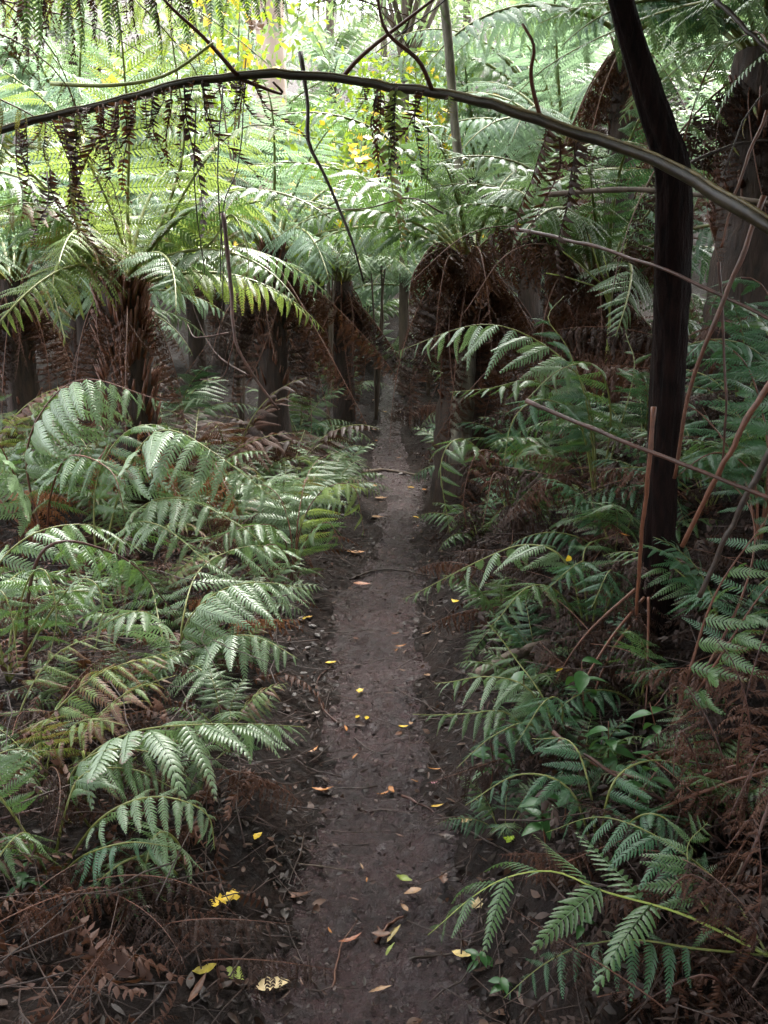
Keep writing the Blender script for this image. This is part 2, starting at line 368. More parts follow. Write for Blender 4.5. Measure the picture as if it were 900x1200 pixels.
def prof_live(v): return min(1.0, 0.62 + 2.2 * v) * (1 - v ** 1.7) + 0.04
def pinna_mats(P, n, pl, s0, droop, fwd0=8, fwd1=52, jit=1.9, wscale=1.0, profile=prof_live, gap=0.0, hb=None, roll=0.0, r=None):
    r = r or rng
    T, B, Nn = frames(P, hb)
    if roll:
        B, Nn = B * math.cos(roll) + Nn * math.sin(roll), Nn * math.cos(roll) - B * math.sin(roll)
    m = len(P) - 1; out = []
    for i in range(n):
        v = (i + 0.2) / n; u = s0 + (1 - s0) * (1 - (1 - v) ** 1.12)
        for s in (1, -1):
            if gap and r.random() < gap: continue
            uu = min(0.999, u + (1 - s0) / n * 0.25 * (s > 0)); k = uu * m; i0 = int(k); f = k - i0
            p = P[i0] * (1 - f) + P[i0 + 1] * f; t, b, nn = T[i0], B[i0], Nn[i0]
            l = pl * profile(v) * (1 + 0.14 * jit * (r.random() - 0.5))
            a = R(fwd0 + (fwd1 - fwd0) * v ** 1.4 + 8 * jit * (r.random() - 0.5)); dd = R(droop + 16 * jit * (r.random() - 0.5))
            d = s * b * math.cos(a) + t * math.sin(a); d = d * math.cos(dd) - nn * math.sin(dd)
            tw = R(14 * jit * (r.random() - 0.5))
            z = nn - (nn @ d) * d; z = unit(z); y = np.cross(z, d); z, y = z * math.cos(tw) + y * math.sin(tw), y * math.cos(tw) - z * math.sin(tw)
            Mx = np.eye(4); Mx[:3, 0] = d * l; Mx[:3, 1] = y * l * wscale; Mx[:3, 2] = z * l; Mx[:3, 3] = p
            out.append((Mx, v))
    return out
def frond_arrays(P, r0, n, pl, s0, tpl, droop=12, k=5, r=None, **kw):
    """one merged mesh: stem (slot 1) + blade (slot 0)"""
    r = r or rng
    rad = r0 * (1 - 0.85 * np.linspace(0, 1, len(P))) ; V0, F0 = tube(P, rad, k)
    Vs, Fs, As, Ms = [V0], [F0], [np.zeros((len(V0), 3))], [np.ones(len(F0), int)]; o = len(V0)
    for Mx, v in pinna_mats(P, n, pl, s0, droop, r=r, **kw):
        V, F, A = TPL[tpl][r.integers(len(TPL[tpl]))]
        Vs.append(V @ Mx[:3, :3].T + Mx[:3, 3]); Fs.append(F + o); o += len(V)
        A = A.copy(); A[:, 2] = r.random(); As.append(A); Ms.append(np.zeros(len(F), int))
    return np.vstack(Vs), np.vstack(Fs), np.vstack(As), np.concatenate(Ms)
def arc(L, e0, e1, n=22, side=0.0, p=1.0):
    """rachis leaving along +Y, pitch e0 -> e1 degrees"""
    u = np.linspace(0, 1, n); e = np.radians(e0 + (e1 - e0) * u ** p); a = np.radians(side * u ** 2)
    d = np.c_[np.sin(a) * np.cos(e), np.cos(a) * np.cos(e), np.sin(e)]
    return np.r_[[[0, 0, 0]], np.cumsum((d[:-1] + d[1:]) / 2 * (L / (n - 1)), axis=0)]
HBX = np.array([1.0, 0, 0])
def variant(name, e0, e1, n, pl, s0, tpl, r0=0.011, droop=12, side=0.0, p=1.0, seed=0, **kw):
    r = np.random.default_rng(seed)
    V, F, A, mi = frond_arrays(arc(1.0, e0, e1, 22, side, p), r0, n, pl, s0, tpl, droop, 5, r=r, hb=HBX, **kw)
    return mesh(name, V, F, [M['lush'], M['stem_g']], A, mi)
# small ground-fern fronds, unit length
SMALL = [variant('fern_frond', 72, -18, 13, 0.27, 0.24, 'mid', 0.008, 12, 10, 1.2, 101), variant('fern_frond', 60, -35, 13, 0.25, 0.22, 'mid', 0.008, 18, -14, 1.0, 102),
         variant('fern_frond', 80, 5, 12, 0.30, 0.28, 'mid', 0.008, 8, 6, 1.4, 103), variant('fern_frond', 52, -50, 13, 0.26, 0.22, 'mid', 0.008, 22, 18, 1.0, 104),
         variant('fern_frond', 66, -8, 12, 0.32, 0.30, 'mid', 0.008, 10, -20, 1.3, 105)]
# tree-fern fronds, unit length
TREE = [variant('tree_fern_frond', 62, -22, 21, 0.22, 0.14, 'mid', 0.011, 10, 6, 1.1, 201), variant('tree_fern_frond', 48, -38, 21, 0.21, 0.14, 'mid', 0.011, 16, -8, 1.0, 202),
        variant('tree_fern_frond', 74, 2, 21, 0.20, 0.16, 'mid', 0.011, 6, 8, 1.3, 203), variant('tree_fern_frond', 34, -48, 21, 0.22, 0.14, 'mid', 0.011, 20, 10, 1.0, 204),
        variant('tree_fern_frond', 55, -10, 21, 0.23, 0.14, 'mid', 0.011, 10, -12, 1.2, 205)]
TREELO = [variant('tree_fern_frond', 62, -24, 22, 0.22, 0.13, 'lo', 0.011, 10, 6, 1.1, 301), variant('tree_fern_frond', 44, -42, 22, 0.21, 0.13, 'lo', 0.011, 18, -8, 1.0, 302),
          variant('tree_fern_frond', 74, 0, 22, 0.20, 0.14, 'lo', 0.011, 6, 8, 1.3, 303), variant('tree_fern_frond', 30, -50, 22, 0.22, 0.13, 'lo', 0.011, 20, 10, 1.0, 304)]
HANG = [variant('dead_frond', -15, -93, 26, 0.17, 0.03, 'dead', 0.0045, 50, 24, 0.3, 401, gap=0.1), variant('dead_frond', -45, -95, 26, 0.15, 0.03, 'dead', 0.0045, 60, -30, 0.4, 402, gap=0.12),
        variant('dead_frond', 0, -88, 26, 0.18, 0.04, 'dead', 0.0045, 55, 40, 0.25, 403, gap=0.15), variant('dead_frond', -30, -75, 26, 0.17, 0.03, 'dead', 0.0045, 55, -50, 0.5, 404, gap=0.15)]
HANGLO = [variant('dead_frond', -10, -92, 16, 0.17, 0.05, 'deadlo', 0.0045, 45, 18, 0.3, 411), variant('dead_frond', -35, -90, 16, 0.16, 0.05, 'deadlo', 0.0045, 55, -20, 0.4, 412)]
LITTERF = [variant('dead_frond', 14, -14, 16, 0.26, 0.2, 'dead', 0.004, 22, 24, 1.0, 421), variant('dead_frond', 20, -16, 16, 0.22, 0.22, 'dead', 0.004, 30, -20, 1.0, 422),
           variant('dead_frond', 32, -36, 16, 0.24, 0.2, 'dead', 0.004, 40, 34, 0.9, 423)]

def place(me, parent, loc, az, L, mats, tilt=0.0, roll=0.0, name='frond'):
    o = obj(name, me, parent, loc, mats)
    o.rotation_euler = (tilt, roll, -az); o.scale = (L, L, L)
    return o
def rosette(root, z, n, variants, L, mats, az0=0.0, spread=2 * math.pi, jl=0.3, tilt=0.12, name='frond', rad=0.02, pick=None):
    for i in range(n):
        az = az0 + spread * (i + 0.7 * random.random()) / n
        m = mats if not callable(mats) else mats()
        place(variants[random.randrange(len(variants))] if pick is None else variants[pick(i)], root,
              (rad * math.sin(az), rad * math.cos(az), z + random.uniform(-0.03, 0.03) * L), az, L * (1 - jl * random.random()), m,
              random.uniform(-tilt, tilt), random.uniform(-0.25, 0.25), name)

# ------------------------------------------------------------------ the setting
def sheet(xs, ys, zf):
    X, Y = np.meshgrid(xs, ys); V = np.c_[X.ravel(), Y.ravel(), zf(X, Y).ravel()]
    nx, ny = len(xs), len(ys); i = (np.arange(ny - 1)[:, None] * nx + np.arange(nx - 1)[None]).ravel()
    return V, np.c_[i, i + 1, i + nx + 1, i + nx]
def spaced(stops):
    out = []
    for (a, b, d) in stops: out += list(np.arange(a, b - 1e-6, d))
    return np.array(out + [stops[-1][1]])
gx = spaced([(-150, -12, 6), (-12, -3.2, 0.3), (-3.2, 3.2, 0.035), (3.2, 12, 0.3), (12, 150, 6)])
gy = spaced([(-60, 0, 4), (0, 0.8, 0.2), (0.8, 6, 0.035), (6, 10, 0.08), (10, 24, 0.3), (24, 200, 5)])
V, F = sheet(gx, gy, ground_z)
tag(obj('ground', mesh('ground', V, F, [M['ground']])), kind='structure')
us = np.linspace(-1.5, 1.5, 92); ys = spaced([(0.3, 7, 0.013), (7, 15.2, 0.05)])
U, Yg = np.meshgrid(us, ys); Xg = path_x(Yg) + U * path_hw(Yg)
foot = 0
for k in range(26):
    fy = 1.2 + k * 0.36 + 0.1 * random.random(); fx = float(path_x(fy)) + (0.09 if k % 2 else -0.09) + random.uniform(-.04, .04)
    foot = foot + 0.012 * np.exp(-(((Xg - fx) / 0.045) ** 2 + ((Yg - fy) / 0.12) ** 2) ** 2)
Zg = base_z(Xg, Yg) + path_detail(Xg, Yg) - 0.012 - 0.03 * smooth(1.0, 1.5, np.abs(U)) - foot + 0.008 * fbm(Xg, Yg, 14, 3) + 0.004 * fbm(Xg, Yg, 60, 2)
nx, ny = len(us), len(ys); i = (np.arange(ny - 1)[:, None] * nx + np.arange(nx - 1)[None]).ravel()
tag(obj('path', mesh('path', np.c_[Xg.ravel(), Yg.ravel(), Zg.ravel()], np.c_[i, i + 1, i + nx + 1, i + nx], [M['mud']])), kind='structure')

# ------------------------------------------------------------------ leaf litter, uncountable
def leaf_outline(kind):
    t = np.linspace(0, 1, 6)
    if kind == 0: wv = 0.13 * np.sin(np.pi * t ** 0.8)
    elif kind == 1: wv = 0.26 * np.sin(np.pi * t ** 0.85)
    else: wv = 0.08 * np.sin(np.pi * t ** 0.7)
    return t, wv
PAL = [(0.05, 0.024, 0.015), (0.03, 0.016, 0.012), (0.065, 0.032, 0.02), (0.09, 0.045, 0.027), (0.025, 0.016, 0.014), (0.085, 0.07, 0.062), (0.04, 0.028, 0.025), (0.035, 0.02, 0.014)]
def scatter_litter(n, xr, yr, size, keep, seed, pal, tilt=0.5):
    r = np.random.default_rng(seed); Vs, Fs, Ts, o = [], [], [], 0
    ya = yr[0] + (yr[1] - yr[0]) * r.random(n) ** 1.5; xa = r.uniform(*xr, n); za = surf_z(xa, ya); ka = r.random(n) < keep(xa, ya)
    for x, y, z in zip(xa[ka], ya[ka], za[ka]):
        t, wv = leaf_outline(r.integers(3)); s = size * r.uniform(0.5, 1.5); c = r.uniform(-0.5, 0.6)
        mid = np.c_[t - 0.5, 0 * t, c * (t - 0.5) ** 2 + 0.0 * t]; up = wv * r.uniform(-0.3, 0.9)
        P = np.vstack([mid, mid + np.c_[0 * t, wv, up], mid + np.c_[0 * t, -wv, up * r.uniform(0, 1)]]) * s
        a, b, g = r.uniform(0, 6.283), r.normal(0, tilt * 0.5), r.normal(0, tilt)
        Rm = np.array(Matrix.Rotation(a, 3, 'Z') @ Matrix.Rotation(b, 3, 'Y') @ Matrix.Rotation(g, 3, 'X'))
        P = P @ Rm.T + [x, y, z + 0.006 + 0.012 * r.random()]
        n6 = 6; q = np.arange(5)
        f = np.vstack([np.c_[q, q + 1, q + n6 + 1, q + n6], np.c_[q, q + 2 * n6, q + 2 * n6 + 1, q + 1]]) + o
        col = np.array(pal[r.integers(len(pal))]) * r.uniform(0.35, 1.0)
        Vs.append(P); Fs.append(f); Ts.append(np.tile(col, (len(P), 1))); o += len(P)
    return np.vstack(Vs), np.vstack(Fs), np.vstack(Ts)
def off_path(x, y):
    d = np.abs(x - path_x(y)) / path_hw(y); return np.where(d < 0.6, 0.07, np.where(d < 0.95, 0.55, 1.0))
V, F, T_ = scatter_litter(11000, (-0.42, 0.55), (0.95, 9), 0.014, lambda x, y: np.where(np.abs(x - path_x(y)) < path_hw(y) * 1.15, 1.0, 0.0), 15, [(0.06, 0.04, 0.036), (0.10, 0.07, 0.065), (0.03, 0.018, 0.015), (0.07, 0.035, 0.025), (0.04, 0.028, 0.026)], 0.7)
tag(obj('mud_crumb', mesh('mud_crumb', V, F, [M['litter']], tint=T_)), 'crumbs of broken leaf and mud trodden into the path', 'leaf crumbs', kind='stuff')
V, F, T_ = scatter_litter(42000, (-2.8, 2.8), (0.95, 16), 0.031, off_path, 5, PAL)
tag(obj('leaf_litter', mesh('leaf_litter', V, F, [M['litter']], tint=T_)), 'brown and grey fallen leaf litter covering the forest floor beside the path', 'leaf litter', kind='stuff')
def scatter_twigs(n, xr, yr, seed, keep, ln=(0.08, 0.35), up=0.015):
    r = np.random.default_rng(seed); parts = []
    ya = yr[0] + (yr[1] - yr[0]) * r.random(n) ** 1.4; xa = r.uniform(*xr, n); ka = r.random(n) < keep(xa, ya)
    for x, y in zip(xa[ka], ya[ka]):
        L = r.uniform(*ln); a = r.uniform(0, 6.283); u = np.linspace(-0.5, 0.5, 5)
        px = x + u * L * math.cos(a) + r.normal(0, 0.02, 5) * L; py = y + u * L * math.sin(a) + r.normal(0, 0.02, 5) * L
        pz = surf_z(px, py); pz = np.maximum(pz.mean(), pz) + 0.004 + np.abs(r.normal(0, up)) + u * r.normal(0, 0.12) * L
        parts.append(tube(np.c_[px, py, pz], r.uniform(0.0012, 0.0035) * (1 - 0.5 * (u + 0.5)), 4))
    return join(parts)
V1 = scatter_twigs(520, (-2.2, -0.42), (1.0, 4.5), 16, lambda x, y: 1.0 + 0 * x, (0.25, 0.6), 0.10)
V2 = scatter_twigs(420, (0.5, 2.2), (1.0, 4.5), 17, lambda x, y: 1.0 + 0 * x, (0.25, 0.55), 0.08)
V0 = scatter_twigs(3200, (-2.4, 2.4), (1.0, 9), 6, lambda x, y: np.where(off_path(x, y) < 0.2, 0.12, 0.9))
V, F = join([V0, V1, V2])
tag(obj('twig_litter', mesh('twig_litter', V, F, [M['twig']])), 'thin dark twigs littered over the ground on both sides of the path', 'twig litter', kind='stuff')
def frond_litter(n, xr, yr, seed, mat, keep):
    """crumbled dead bracken, too broken to count"""
    r = np.random.default_rng(seed); Vs, Fs, As, o = [], [], [], 0
    ya = yr[0] + (yr[1] - yr[0]) * r.random(n) ** 1.3; xa = r.uniform(*xr, n); za = surf_z(xa, ya); ka = r.random(n) < keep(xa, ya)
    for x, y, z in zip(xa[ka], ya[ka], za[ka]):
        V, F, A = TPL['deadlo'][r.integers(4)]; L = r.uniform(0.10, 0.26)
        Rm = np.array(Matrix.Rotation(r.uniform(0, 6.283), 3, 'Z') @ Matrix.Rotation(r.normal(0.1, 0.5), 3, 'Y') @ Matrix.Rotation(r.normal(0, 0.6), 3, 'X'))
        Vs.append((V * L) @ Rm.T + [x, y, z + 0.03 + 0.12 * r.random() ** 2]); Fs.append(F + o); A = A.copy(); A[:, 2] = r.random(); As.append(A); o += len(V)
    return mesh('bracken_litter', np.vstack(Vs), np.vstack(Fs), [M[mat]], np.vstack(As))
tag(obj('bracken_litter', frond_litter(2300, (-2.8, -0.36), (1.0, 9), 8, 'dead', lambda x, y: np.where(x < path_x(y) - 0.45, 1.0, 0.25))), 'broken brown bracken litter piled under the ferns left of the path', 'bracken litter', kind='stuff')
tag(obj('bracken_litter', frond_litter(5200, (0.36, 3.2), (0.9, 9), 9, 'deaddark', lambda x, y: np.where(x > path_x(y) + 0.5, 1.0, 0.25))), 'broken dark bracken litter heaped on the bank right of the path', 'bracken litter', kind='stuff')

# ------------------------------------------------------------------ hero fronds drawn from their own stem curves
def hero(root, pts, pl, n=14, s0=0.28, mat='lush', stem='stem_g', tpl='hi', droop=14, r0=0.005, roll=0.0, wscale=1.0, gap=0.09, name='frond', hb=None, fwd0=8, label=None, world=False):
    if tpl not in ('dead', 'string') and n > 8: n = max(8, int(round(n * 0.76)))
    P = catmull([p if world else at(*p) for p in pts], 34); base = P[0].copy(); P = P - base
    uu = np.linspace(0, 1, len(P))[:, None]; P = P + 0.012 * np.sin(uu * 7 + rng.random(3) * 6) * uu
    rad = r0 * (1 - 0.8 * np.linspace(0, 1, len(P))); V, F = tube(P, rad, 6)
    rl = np.array(root.location)
    f = obj(name, mesh('rachis', V, F, [M[stem]]), root, Vector(base - rl))
    if label: f['label'] = label
    for Mx, v in pinna_mats(P, n, pl, s0, droop, roll=roll, wscale=wscale, gap=gap, hb=hb, fwd0=fwd0):
        ms = TPL_MESH[tpl]; o = obj('pinna', ms[rng.integers(len(ms))], f, None, [M[mat]])
        o.matrix_basis = Matrix(Mx.tolist())
    return f
def fern(pxy, label, fronds, name='fern', cat='fern', group=None, **kw):
    b = pxy; root = thing(name, b, label, cat, group)
    for fr in fronds:
        d = dict(kw); d.update(fr[2] if len(fr) > 2 else {})
        hero(root, fr[0], fr[1], **d)
    return root
def gpt(px, py, Y):
    """root point: X from the pixel, on the ground at distance Y"""
    p = at(px, py, Y); p[2] = float(ground_z(p[0], Y)); return p

# ------------------------------------------------------------------ tree ferns
def trunk_arrays(H, r0, r1, lean=(0, 0), k=22, n=30, seed=0, wob=0.25):
    r = np.random.default_rng(seed); u = np.linspace(0, 1, n); a = np.linspace(0, 2 * np.pi, k, endpoint=False)
    rad = r1 + (r0 - r1) * (1 - u) ** 1.6
    rr = rad[:, None] * (1 + 0.12 * np.sign(np.sin(a * 7 + u[:, None] * 9 + seed)) * (fbm(a[None] * 3.0 + seed + 0 * u[:, None], u[:, None] * H * 1.5, 1.0, 2)) + wob * (fbm(a[None] * 1.3 + seed + 0 * u[:, None], u[:, None] * H * 2.6 + seed * 3, 1.0, 3)) + 0.10 * (r.random((n, k)) - 0.5))
    cx = lean[0] * u ** 1.3 * H; cy = lean[1] * u ** 1.3 * H
    V = np.stack([cx[:, None] + rr * np.cos(a), cy[:, None] + rr * np.sin(a), np.repeat((u * (H + 0.25) - 0.25)[:, None], k, 1)], -1).reshape(-1, 3)
    i = np.arange(n - 1)[:, None] * k; j = np.arange(k)[None]; jn = (j + 1) % k
    F = np.stack([i + j, i + jn, i + k + jn, i + k + j], -1).reshape(-1, 4)
    return V, F
def stub_arrays(H, r0, r1, lean, num, seed, ln=0.13, low=0.25):
    r = np.random.default_rng(seed); parts = []
    for q in range(num):
        u = low + (1 - low) * r.random() ** 0.6; a = q * 2.4 + r.uniform(-.3, .3); rad = r1 + (r0 - r1) * (1 - u) ** 1.6
        c = np.array([lean[0] * u ** 1.3 * H, lean[1] * u ** 1.3 * H, u * H]); d = np.array([math.cos(a), math.sin(a), 0])
        L = ln * r.uniform(0.5, 1.6); s = r.uniform(0.15, 0.6)
        P = np.array([c + d * rad * 0.85, c + d * (rad * 0.95 + L * 0.3 * s) + [0, 0, L * 0.45], c + d * (rad + L * s * 0.8) + [0, 0, L]])
        parts.append(tube(P, np.array([0.018, 0.014, 0.007]) * r.uniform(0.7, 1.2), 4))
    return join(parts)
def tree_fern(xy, H, r0, r1, n, L, mats, label, skirt=0, variants=TREE, hang=HANG, seed=0, lean=(0, 0), group=None, skirtL=None, tilt=0.15, az0=0.0, spread=2 * math.pi, stubs=90, smat='dead', jl=0.3, young=0):
    x, y = xy; z = float(ground_z(x, y))
    root = thing('tree_fern', (x, y, z), label, 'tree fern', group)
    V, F = trunk_arrays(H, r0, r1, lean, seed=seed); obj('trunk', mesh('trunk', V, F, [M['fibre']]), root)
    if stubs:
        V, F = stub_arrays(H, r0, r1, lean, stubs, seed + 5); tag(obj('frond_stub', mesh('frond_stub', V, F, [M['stem_b']]), root), kind='stuff')
    tree_fern.last = root
    c = np.array([lean[0] * H, lean[1] * H, H])
    for i in range(n):
        az = az0 + spread * (i + 0.7 * random.random()) / n
        m = mats() if callable(mats) else mats
        place(variants[random.randrange(len(variants))], root, c + [0.6 * r1 * math.sin(az), 0.6 * r1 * math.cos(az), -0.05 + 0.08 * random.random()], az, L * (1 - jl * random.random()), m, random.uniform(-tilt, tilt), random.uniform(-0.3, 0.3))
    for i in range(young):
        place(TREE[2], root, c + [0.0, 0.0, 0.02], random.uniform(0, 6.28), L * 0.8, mats() if callable(mats) else mats, 0.35, 0.0)
    for i in range(skirt):
        az = 2 * math.pi * (i + random.random()) / skirt; s = (skirtL or H * 0.8) * random.uniform(0.35, 1.1)
        place(hang[random.randrange(len(hang))], root, c + [r1 * math.sin(az), r1 * math.cos(az), -0.08 - 0.15 * random.random()], az, s, (M[smat if random.random() < 0.5 else random.choice(['dead', 'deaddark'])], M['stem_b']), random.uniform(-0.3, 0.25), random.uniform(-0.5, 0.5), 'dead_frond')
    return root
def X_(px, Y): return float(at(px, 600, Y)[0])
def Z_(py, Y): return float(at(450, py, Y)[2])
mix = lambda *ks: (lambda: (M[random.choice(ks)], M['stem_g']))

# left tree fern with the fibrous trunk
x = X_(160, 5.9); z0 = float(ground_z(x, 5.9))
tf = tree_fern((x, 5.9), Z_(330, 5.9) - z0, 0.20, 0.15, 20, 1.9, mix('yellow', 'lush', 'pale', 'yellow'), 'tree fern with thick fibrous brown trunk standing left of the path behind the low ferns', 9, seed=1, skirtL=1.2, stubs=320)
hero(tf, [(160, 335, 5.9), (150, 260, 5.85), (152, 160, 5.7), (140, 40, 5.5), (125, -60, 5.3)], 0.48, 20, 0.18, 'yellow', tpl='hi', r0=0.014, droop=10, hb=np.array([1.0, 0.2, 0]))
hero(tf, [(160, 335, 5.9), (190, 260, 5.9), (215, 170, 5.8), (205, 60, 5.7), (190, -40, 5.6)], 0.46, 20, 0.16, 'yellow', tpl='hi', r0=0.014, droop=12, hb=np.array([0.9, -0.3, 0]))
hero(tf, [(160, 335, 5.9), (120, 290, 5.6), (85, 290, 5.2), (60, 330, 4.9), (75, 400, 4.7)], 0.30, 16, 0.25, 'varieg', tpl='hi', r0=0.012, droop=14)
hero(tf, [(160, 335, 5.9), (240, 290, 5.7), (270, 250, 5.5), (292, 300, 5.3), (290, 345, 5.2)], 0.26, 15, 0.25, 'varieg', tpl='hi', r0=0.012, droop=18)
hero(tf, [(160, 335, 5.9), (120, 220, 5.6), (60, 130, 5.2), (-20, 70, 4.8)], 0.46, 22, 0.15, 'yellow', tpl='hi', r0=0.013, droop=14)
hero(tf, [(160, 335, 5.9), (225, 210, 5.6), (290, 150, 5.2), (370, 160, 4.9)], 0.42, 22, 0.15, 'yellow', tpl='hi', r0=0.013, droop=16)
hero(tf, [(160, 335, 5.9), (110, 280, 5.5), (40, 240, 5.0), (-40, 260, 4.7)], 0.40, 20, 0.15, 'varieg', tpl='hi', r0=0.013, droop=20)
# slimmer tree fern behind
x = X_(322, 8.6); z0 = float(ground_z(x, 8.6))
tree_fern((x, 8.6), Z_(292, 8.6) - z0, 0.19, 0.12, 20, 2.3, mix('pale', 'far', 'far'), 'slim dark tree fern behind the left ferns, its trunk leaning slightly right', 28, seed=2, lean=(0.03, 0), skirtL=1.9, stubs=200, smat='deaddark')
# skirted tree fern right of the path
x = X_(545, 6.8); z0 = float(ground_z(x, 6.8))
tree_fern((x, 6.8), Z_(300, 6.8) - z0, 0.34, 0.15, 16, 2.0, mix('pale', 'lush'), 'tree fern wrapped in a thick skirt of dead brown fronds right of the path end', 56, seed=3, skirtL=1.75, stubs=40, jl=0.4, smat='dead')
tf3 = tree_fern.last
for pts in ([(545, 305, 6.7), (515, 285, 6.3), (490, 310, 6.1), (482, 370, 6.0)], [(545, 305, 6.7), (520, 290, 6.3), (485, 320, 6.0), (475, 400, 5.9)], [(545, 305, 6.7), (590, 270, 6.2), (640, 285, 5.8), (665, 350, 5.7)], [(545, 305, 6.7), (560, 290, 6.2), (570, 330, 5.9), (575, 420, 5.8)], [(545, 305, 6.7), (525, 300, 6.2), (515, 350, 6.0), (512, 430, 5.9)]):
    hero(tf3, pts, 0.34, 20, 0.08, random.choice(['dead', 'deadorange', 'dead']), 'stem_b', 'dead', 62, 0.008, name='dead_frond')
x = X_(690, 6.2); z0 = float(ground_z(x, 6.2))
tree_fern((x, 6.2), Z_(330, 6.2) - z0, 0.32, 0.15, 14, 1.9, mix('lush', 'blue', 'pale'), 'tree fern with collapsed brown skirt behind the dark bare trunk', 40, seed=4, skirtL=1.6, stubs=40, az0=0.6, spread=4.2, smat='dead')
tf4 = tree_fern.last
for pts in ([(690, 335, 6.1), (640, 275, 5.7), (560, 272, 5.3), (480, 330, 5.1)], [(690, 335, 6.1), (650, 290, 5.6), (590, 300, 5.3), (540, 370, 5.1)], [(690, 335, 6.1), (740, 290, 5.7), (790, 310, 5.4), (820, 380, 5.2)], [(690, 335, 6.1), (660, 320, 5.6), (640, 370, 5.3), (630, 450, 5.2)], [(690, 335, 6.1), (700, 310, 5.6), (705, 370, 5.3), (700, 460, 5.2)]):
    hero(tf4, pts, 0.34, 20, 0.1, random.choice(['dead', 'deaddark', 'dead']), 'stem_b', 'dead', 62, 0.008, name='dead_frond')
x = X_(850, 4.9); z0 = float(ground_z(x, 4.9))
tree_fern((x, 4.9), 1.7, 0.25, 0.17, 15, 1.7, mix('blue', 'lush', 'pale'), 'tree fern with dark trunk at the right edge behind the dark bare trunk', 22, seed=5, skirtL=1.5, stubs=60, smat='deaddark')
x = X_(405, 11.0); z0 = float(ground_z(x, 11.0))
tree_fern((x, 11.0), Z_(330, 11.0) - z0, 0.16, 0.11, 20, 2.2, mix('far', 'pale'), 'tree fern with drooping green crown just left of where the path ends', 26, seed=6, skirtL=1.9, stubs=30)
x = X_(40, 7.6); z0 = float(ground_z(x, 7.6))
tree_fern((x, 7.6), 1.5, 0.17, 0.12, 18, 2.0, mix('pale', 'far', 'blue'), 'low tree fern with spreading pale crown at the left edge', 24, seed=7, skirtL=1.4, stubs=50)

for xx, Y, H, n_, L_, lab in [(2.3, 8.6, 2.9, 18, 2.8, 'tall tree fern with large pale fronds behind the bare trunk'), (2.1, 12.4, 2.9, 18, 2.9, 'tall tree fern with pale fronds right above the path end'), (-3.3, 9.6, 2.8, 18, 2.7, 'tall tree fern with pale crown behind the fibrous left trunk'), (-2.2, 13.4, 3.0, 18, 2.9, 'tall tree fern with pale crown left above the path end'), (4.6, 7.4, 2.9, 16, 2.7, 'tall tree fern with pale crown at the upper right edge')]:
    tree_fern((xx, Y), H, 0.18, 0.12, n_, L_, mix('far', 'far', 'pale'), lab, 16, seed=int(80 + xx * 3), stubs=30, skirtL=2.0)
# hillside tree ferns
r2 = random.Random(4)
spots = []
for Y, xs in ((10.5, (-5.2, -3.4, 2.6, 4.4)), (12.5, (-6.6, -4.3, -2.2, 1.7, 3.6, 6.0)), (15, (-7.5, -5.2, -3.2, -1.3, 0.7, 2.6, 4.9, 7.2)),
              (18, (-9, -6.4, -4.1, -2.0, 0.1, 2.0, 4.2, 6.6, 9)), (21.5, (-10, -7.2, -4.6, -2.2, 0.3, 2.8, 5.2, 8, 11)), (26, (-12, -8.5, -5, -1.8, 1.5, 4.8, 8.2, 12)), (31, (-14, -9.5, -5.5, -1.5, 2.5, 6.5, 11, 15))):
    for xx in xs: spots.append((xx + r2.uniform(-.6, .6), Y + r2.uniform(-1, 1)))
for i, (xx, Y) in enumerate(spots):
    side = 'left of the path' if xx < -1.5 else ('right of the path' if xx > 1.5 else 'straight behind the path end')
    band = 'lower' if Y < 14 else ('middle' if Y < 20 else 'upper')
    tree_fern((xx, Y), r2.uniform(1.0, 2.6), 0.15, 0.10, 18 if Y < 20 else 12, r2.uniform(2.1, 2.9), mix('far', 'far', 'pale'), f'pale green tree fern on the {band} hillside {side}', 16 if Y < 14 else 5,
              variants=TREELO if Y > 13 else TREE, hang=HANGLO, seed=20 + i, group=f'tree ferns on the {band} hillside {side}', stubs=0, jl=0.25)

# ------------------------------------------------------------------ background trees
def leaf_cloud(n, clumps, rad, ext, size, seed, wide=0.32):
    r = np.random.default_rng(seed); C = r.normal(0, 1, (clumps, 3)) * ext * 0.5
    c = C[r.integers(clumps, size=n)] + r.normal(0, 1, (n, 3)) * rad
    d = unit(r.normal(0, 1, (n, 3)) + [0, 0, -0.5]); e = unit(np.cross(d, r.normal(0, 1, (n, 3)))); nn = np.cross(d, e)
    s = size * r.uniform(0.6, 1.4, (n, 1))
    p0 = c; p2 = c + d * s; m = c + d * s * 0.45; l = m + e * s * wide * 0.5 + nn * s * 0.07; q = m - e * s * wide * 0.5 + nn * s * 0.07
    V = np.stack([p0, l, p2, q, m], 1).reshape(-1, 3); o = np.arange(n)[:, None] * 5
    F = np.stack([o + [0, 4, 1], o + [1, 4, 2], o + [2, 4, 3], o + [3, 4, 0]], 1).reshape(-1, 3)
    A = np.zeros((len(V), 3)); A[:, 2] = np.repeat(r.random(n), 5)
    return V, F, A, C
GUM = []
for k in range(4):
    V, F, A, C = leaf_cloud(3600, 40, 0.42, np.array([2.8, 2.8, 2.6]), 0.17, 70 + k); GUM.append((mesh('crown', V, F, [M['gum']], A), C))
GUM_SHADE = []  # denser crowns, made to block sky light above the viewpoint
for k in range(2):
    V, F, A, C = leaf_cloud(13000, 60, 0.5, np.array([2.9, 2.9, 2.2]), 0.19, 170 + k, 0.42); GUM_SHADE.append((mesh('crown', V, F, [M['gum']], A), C))
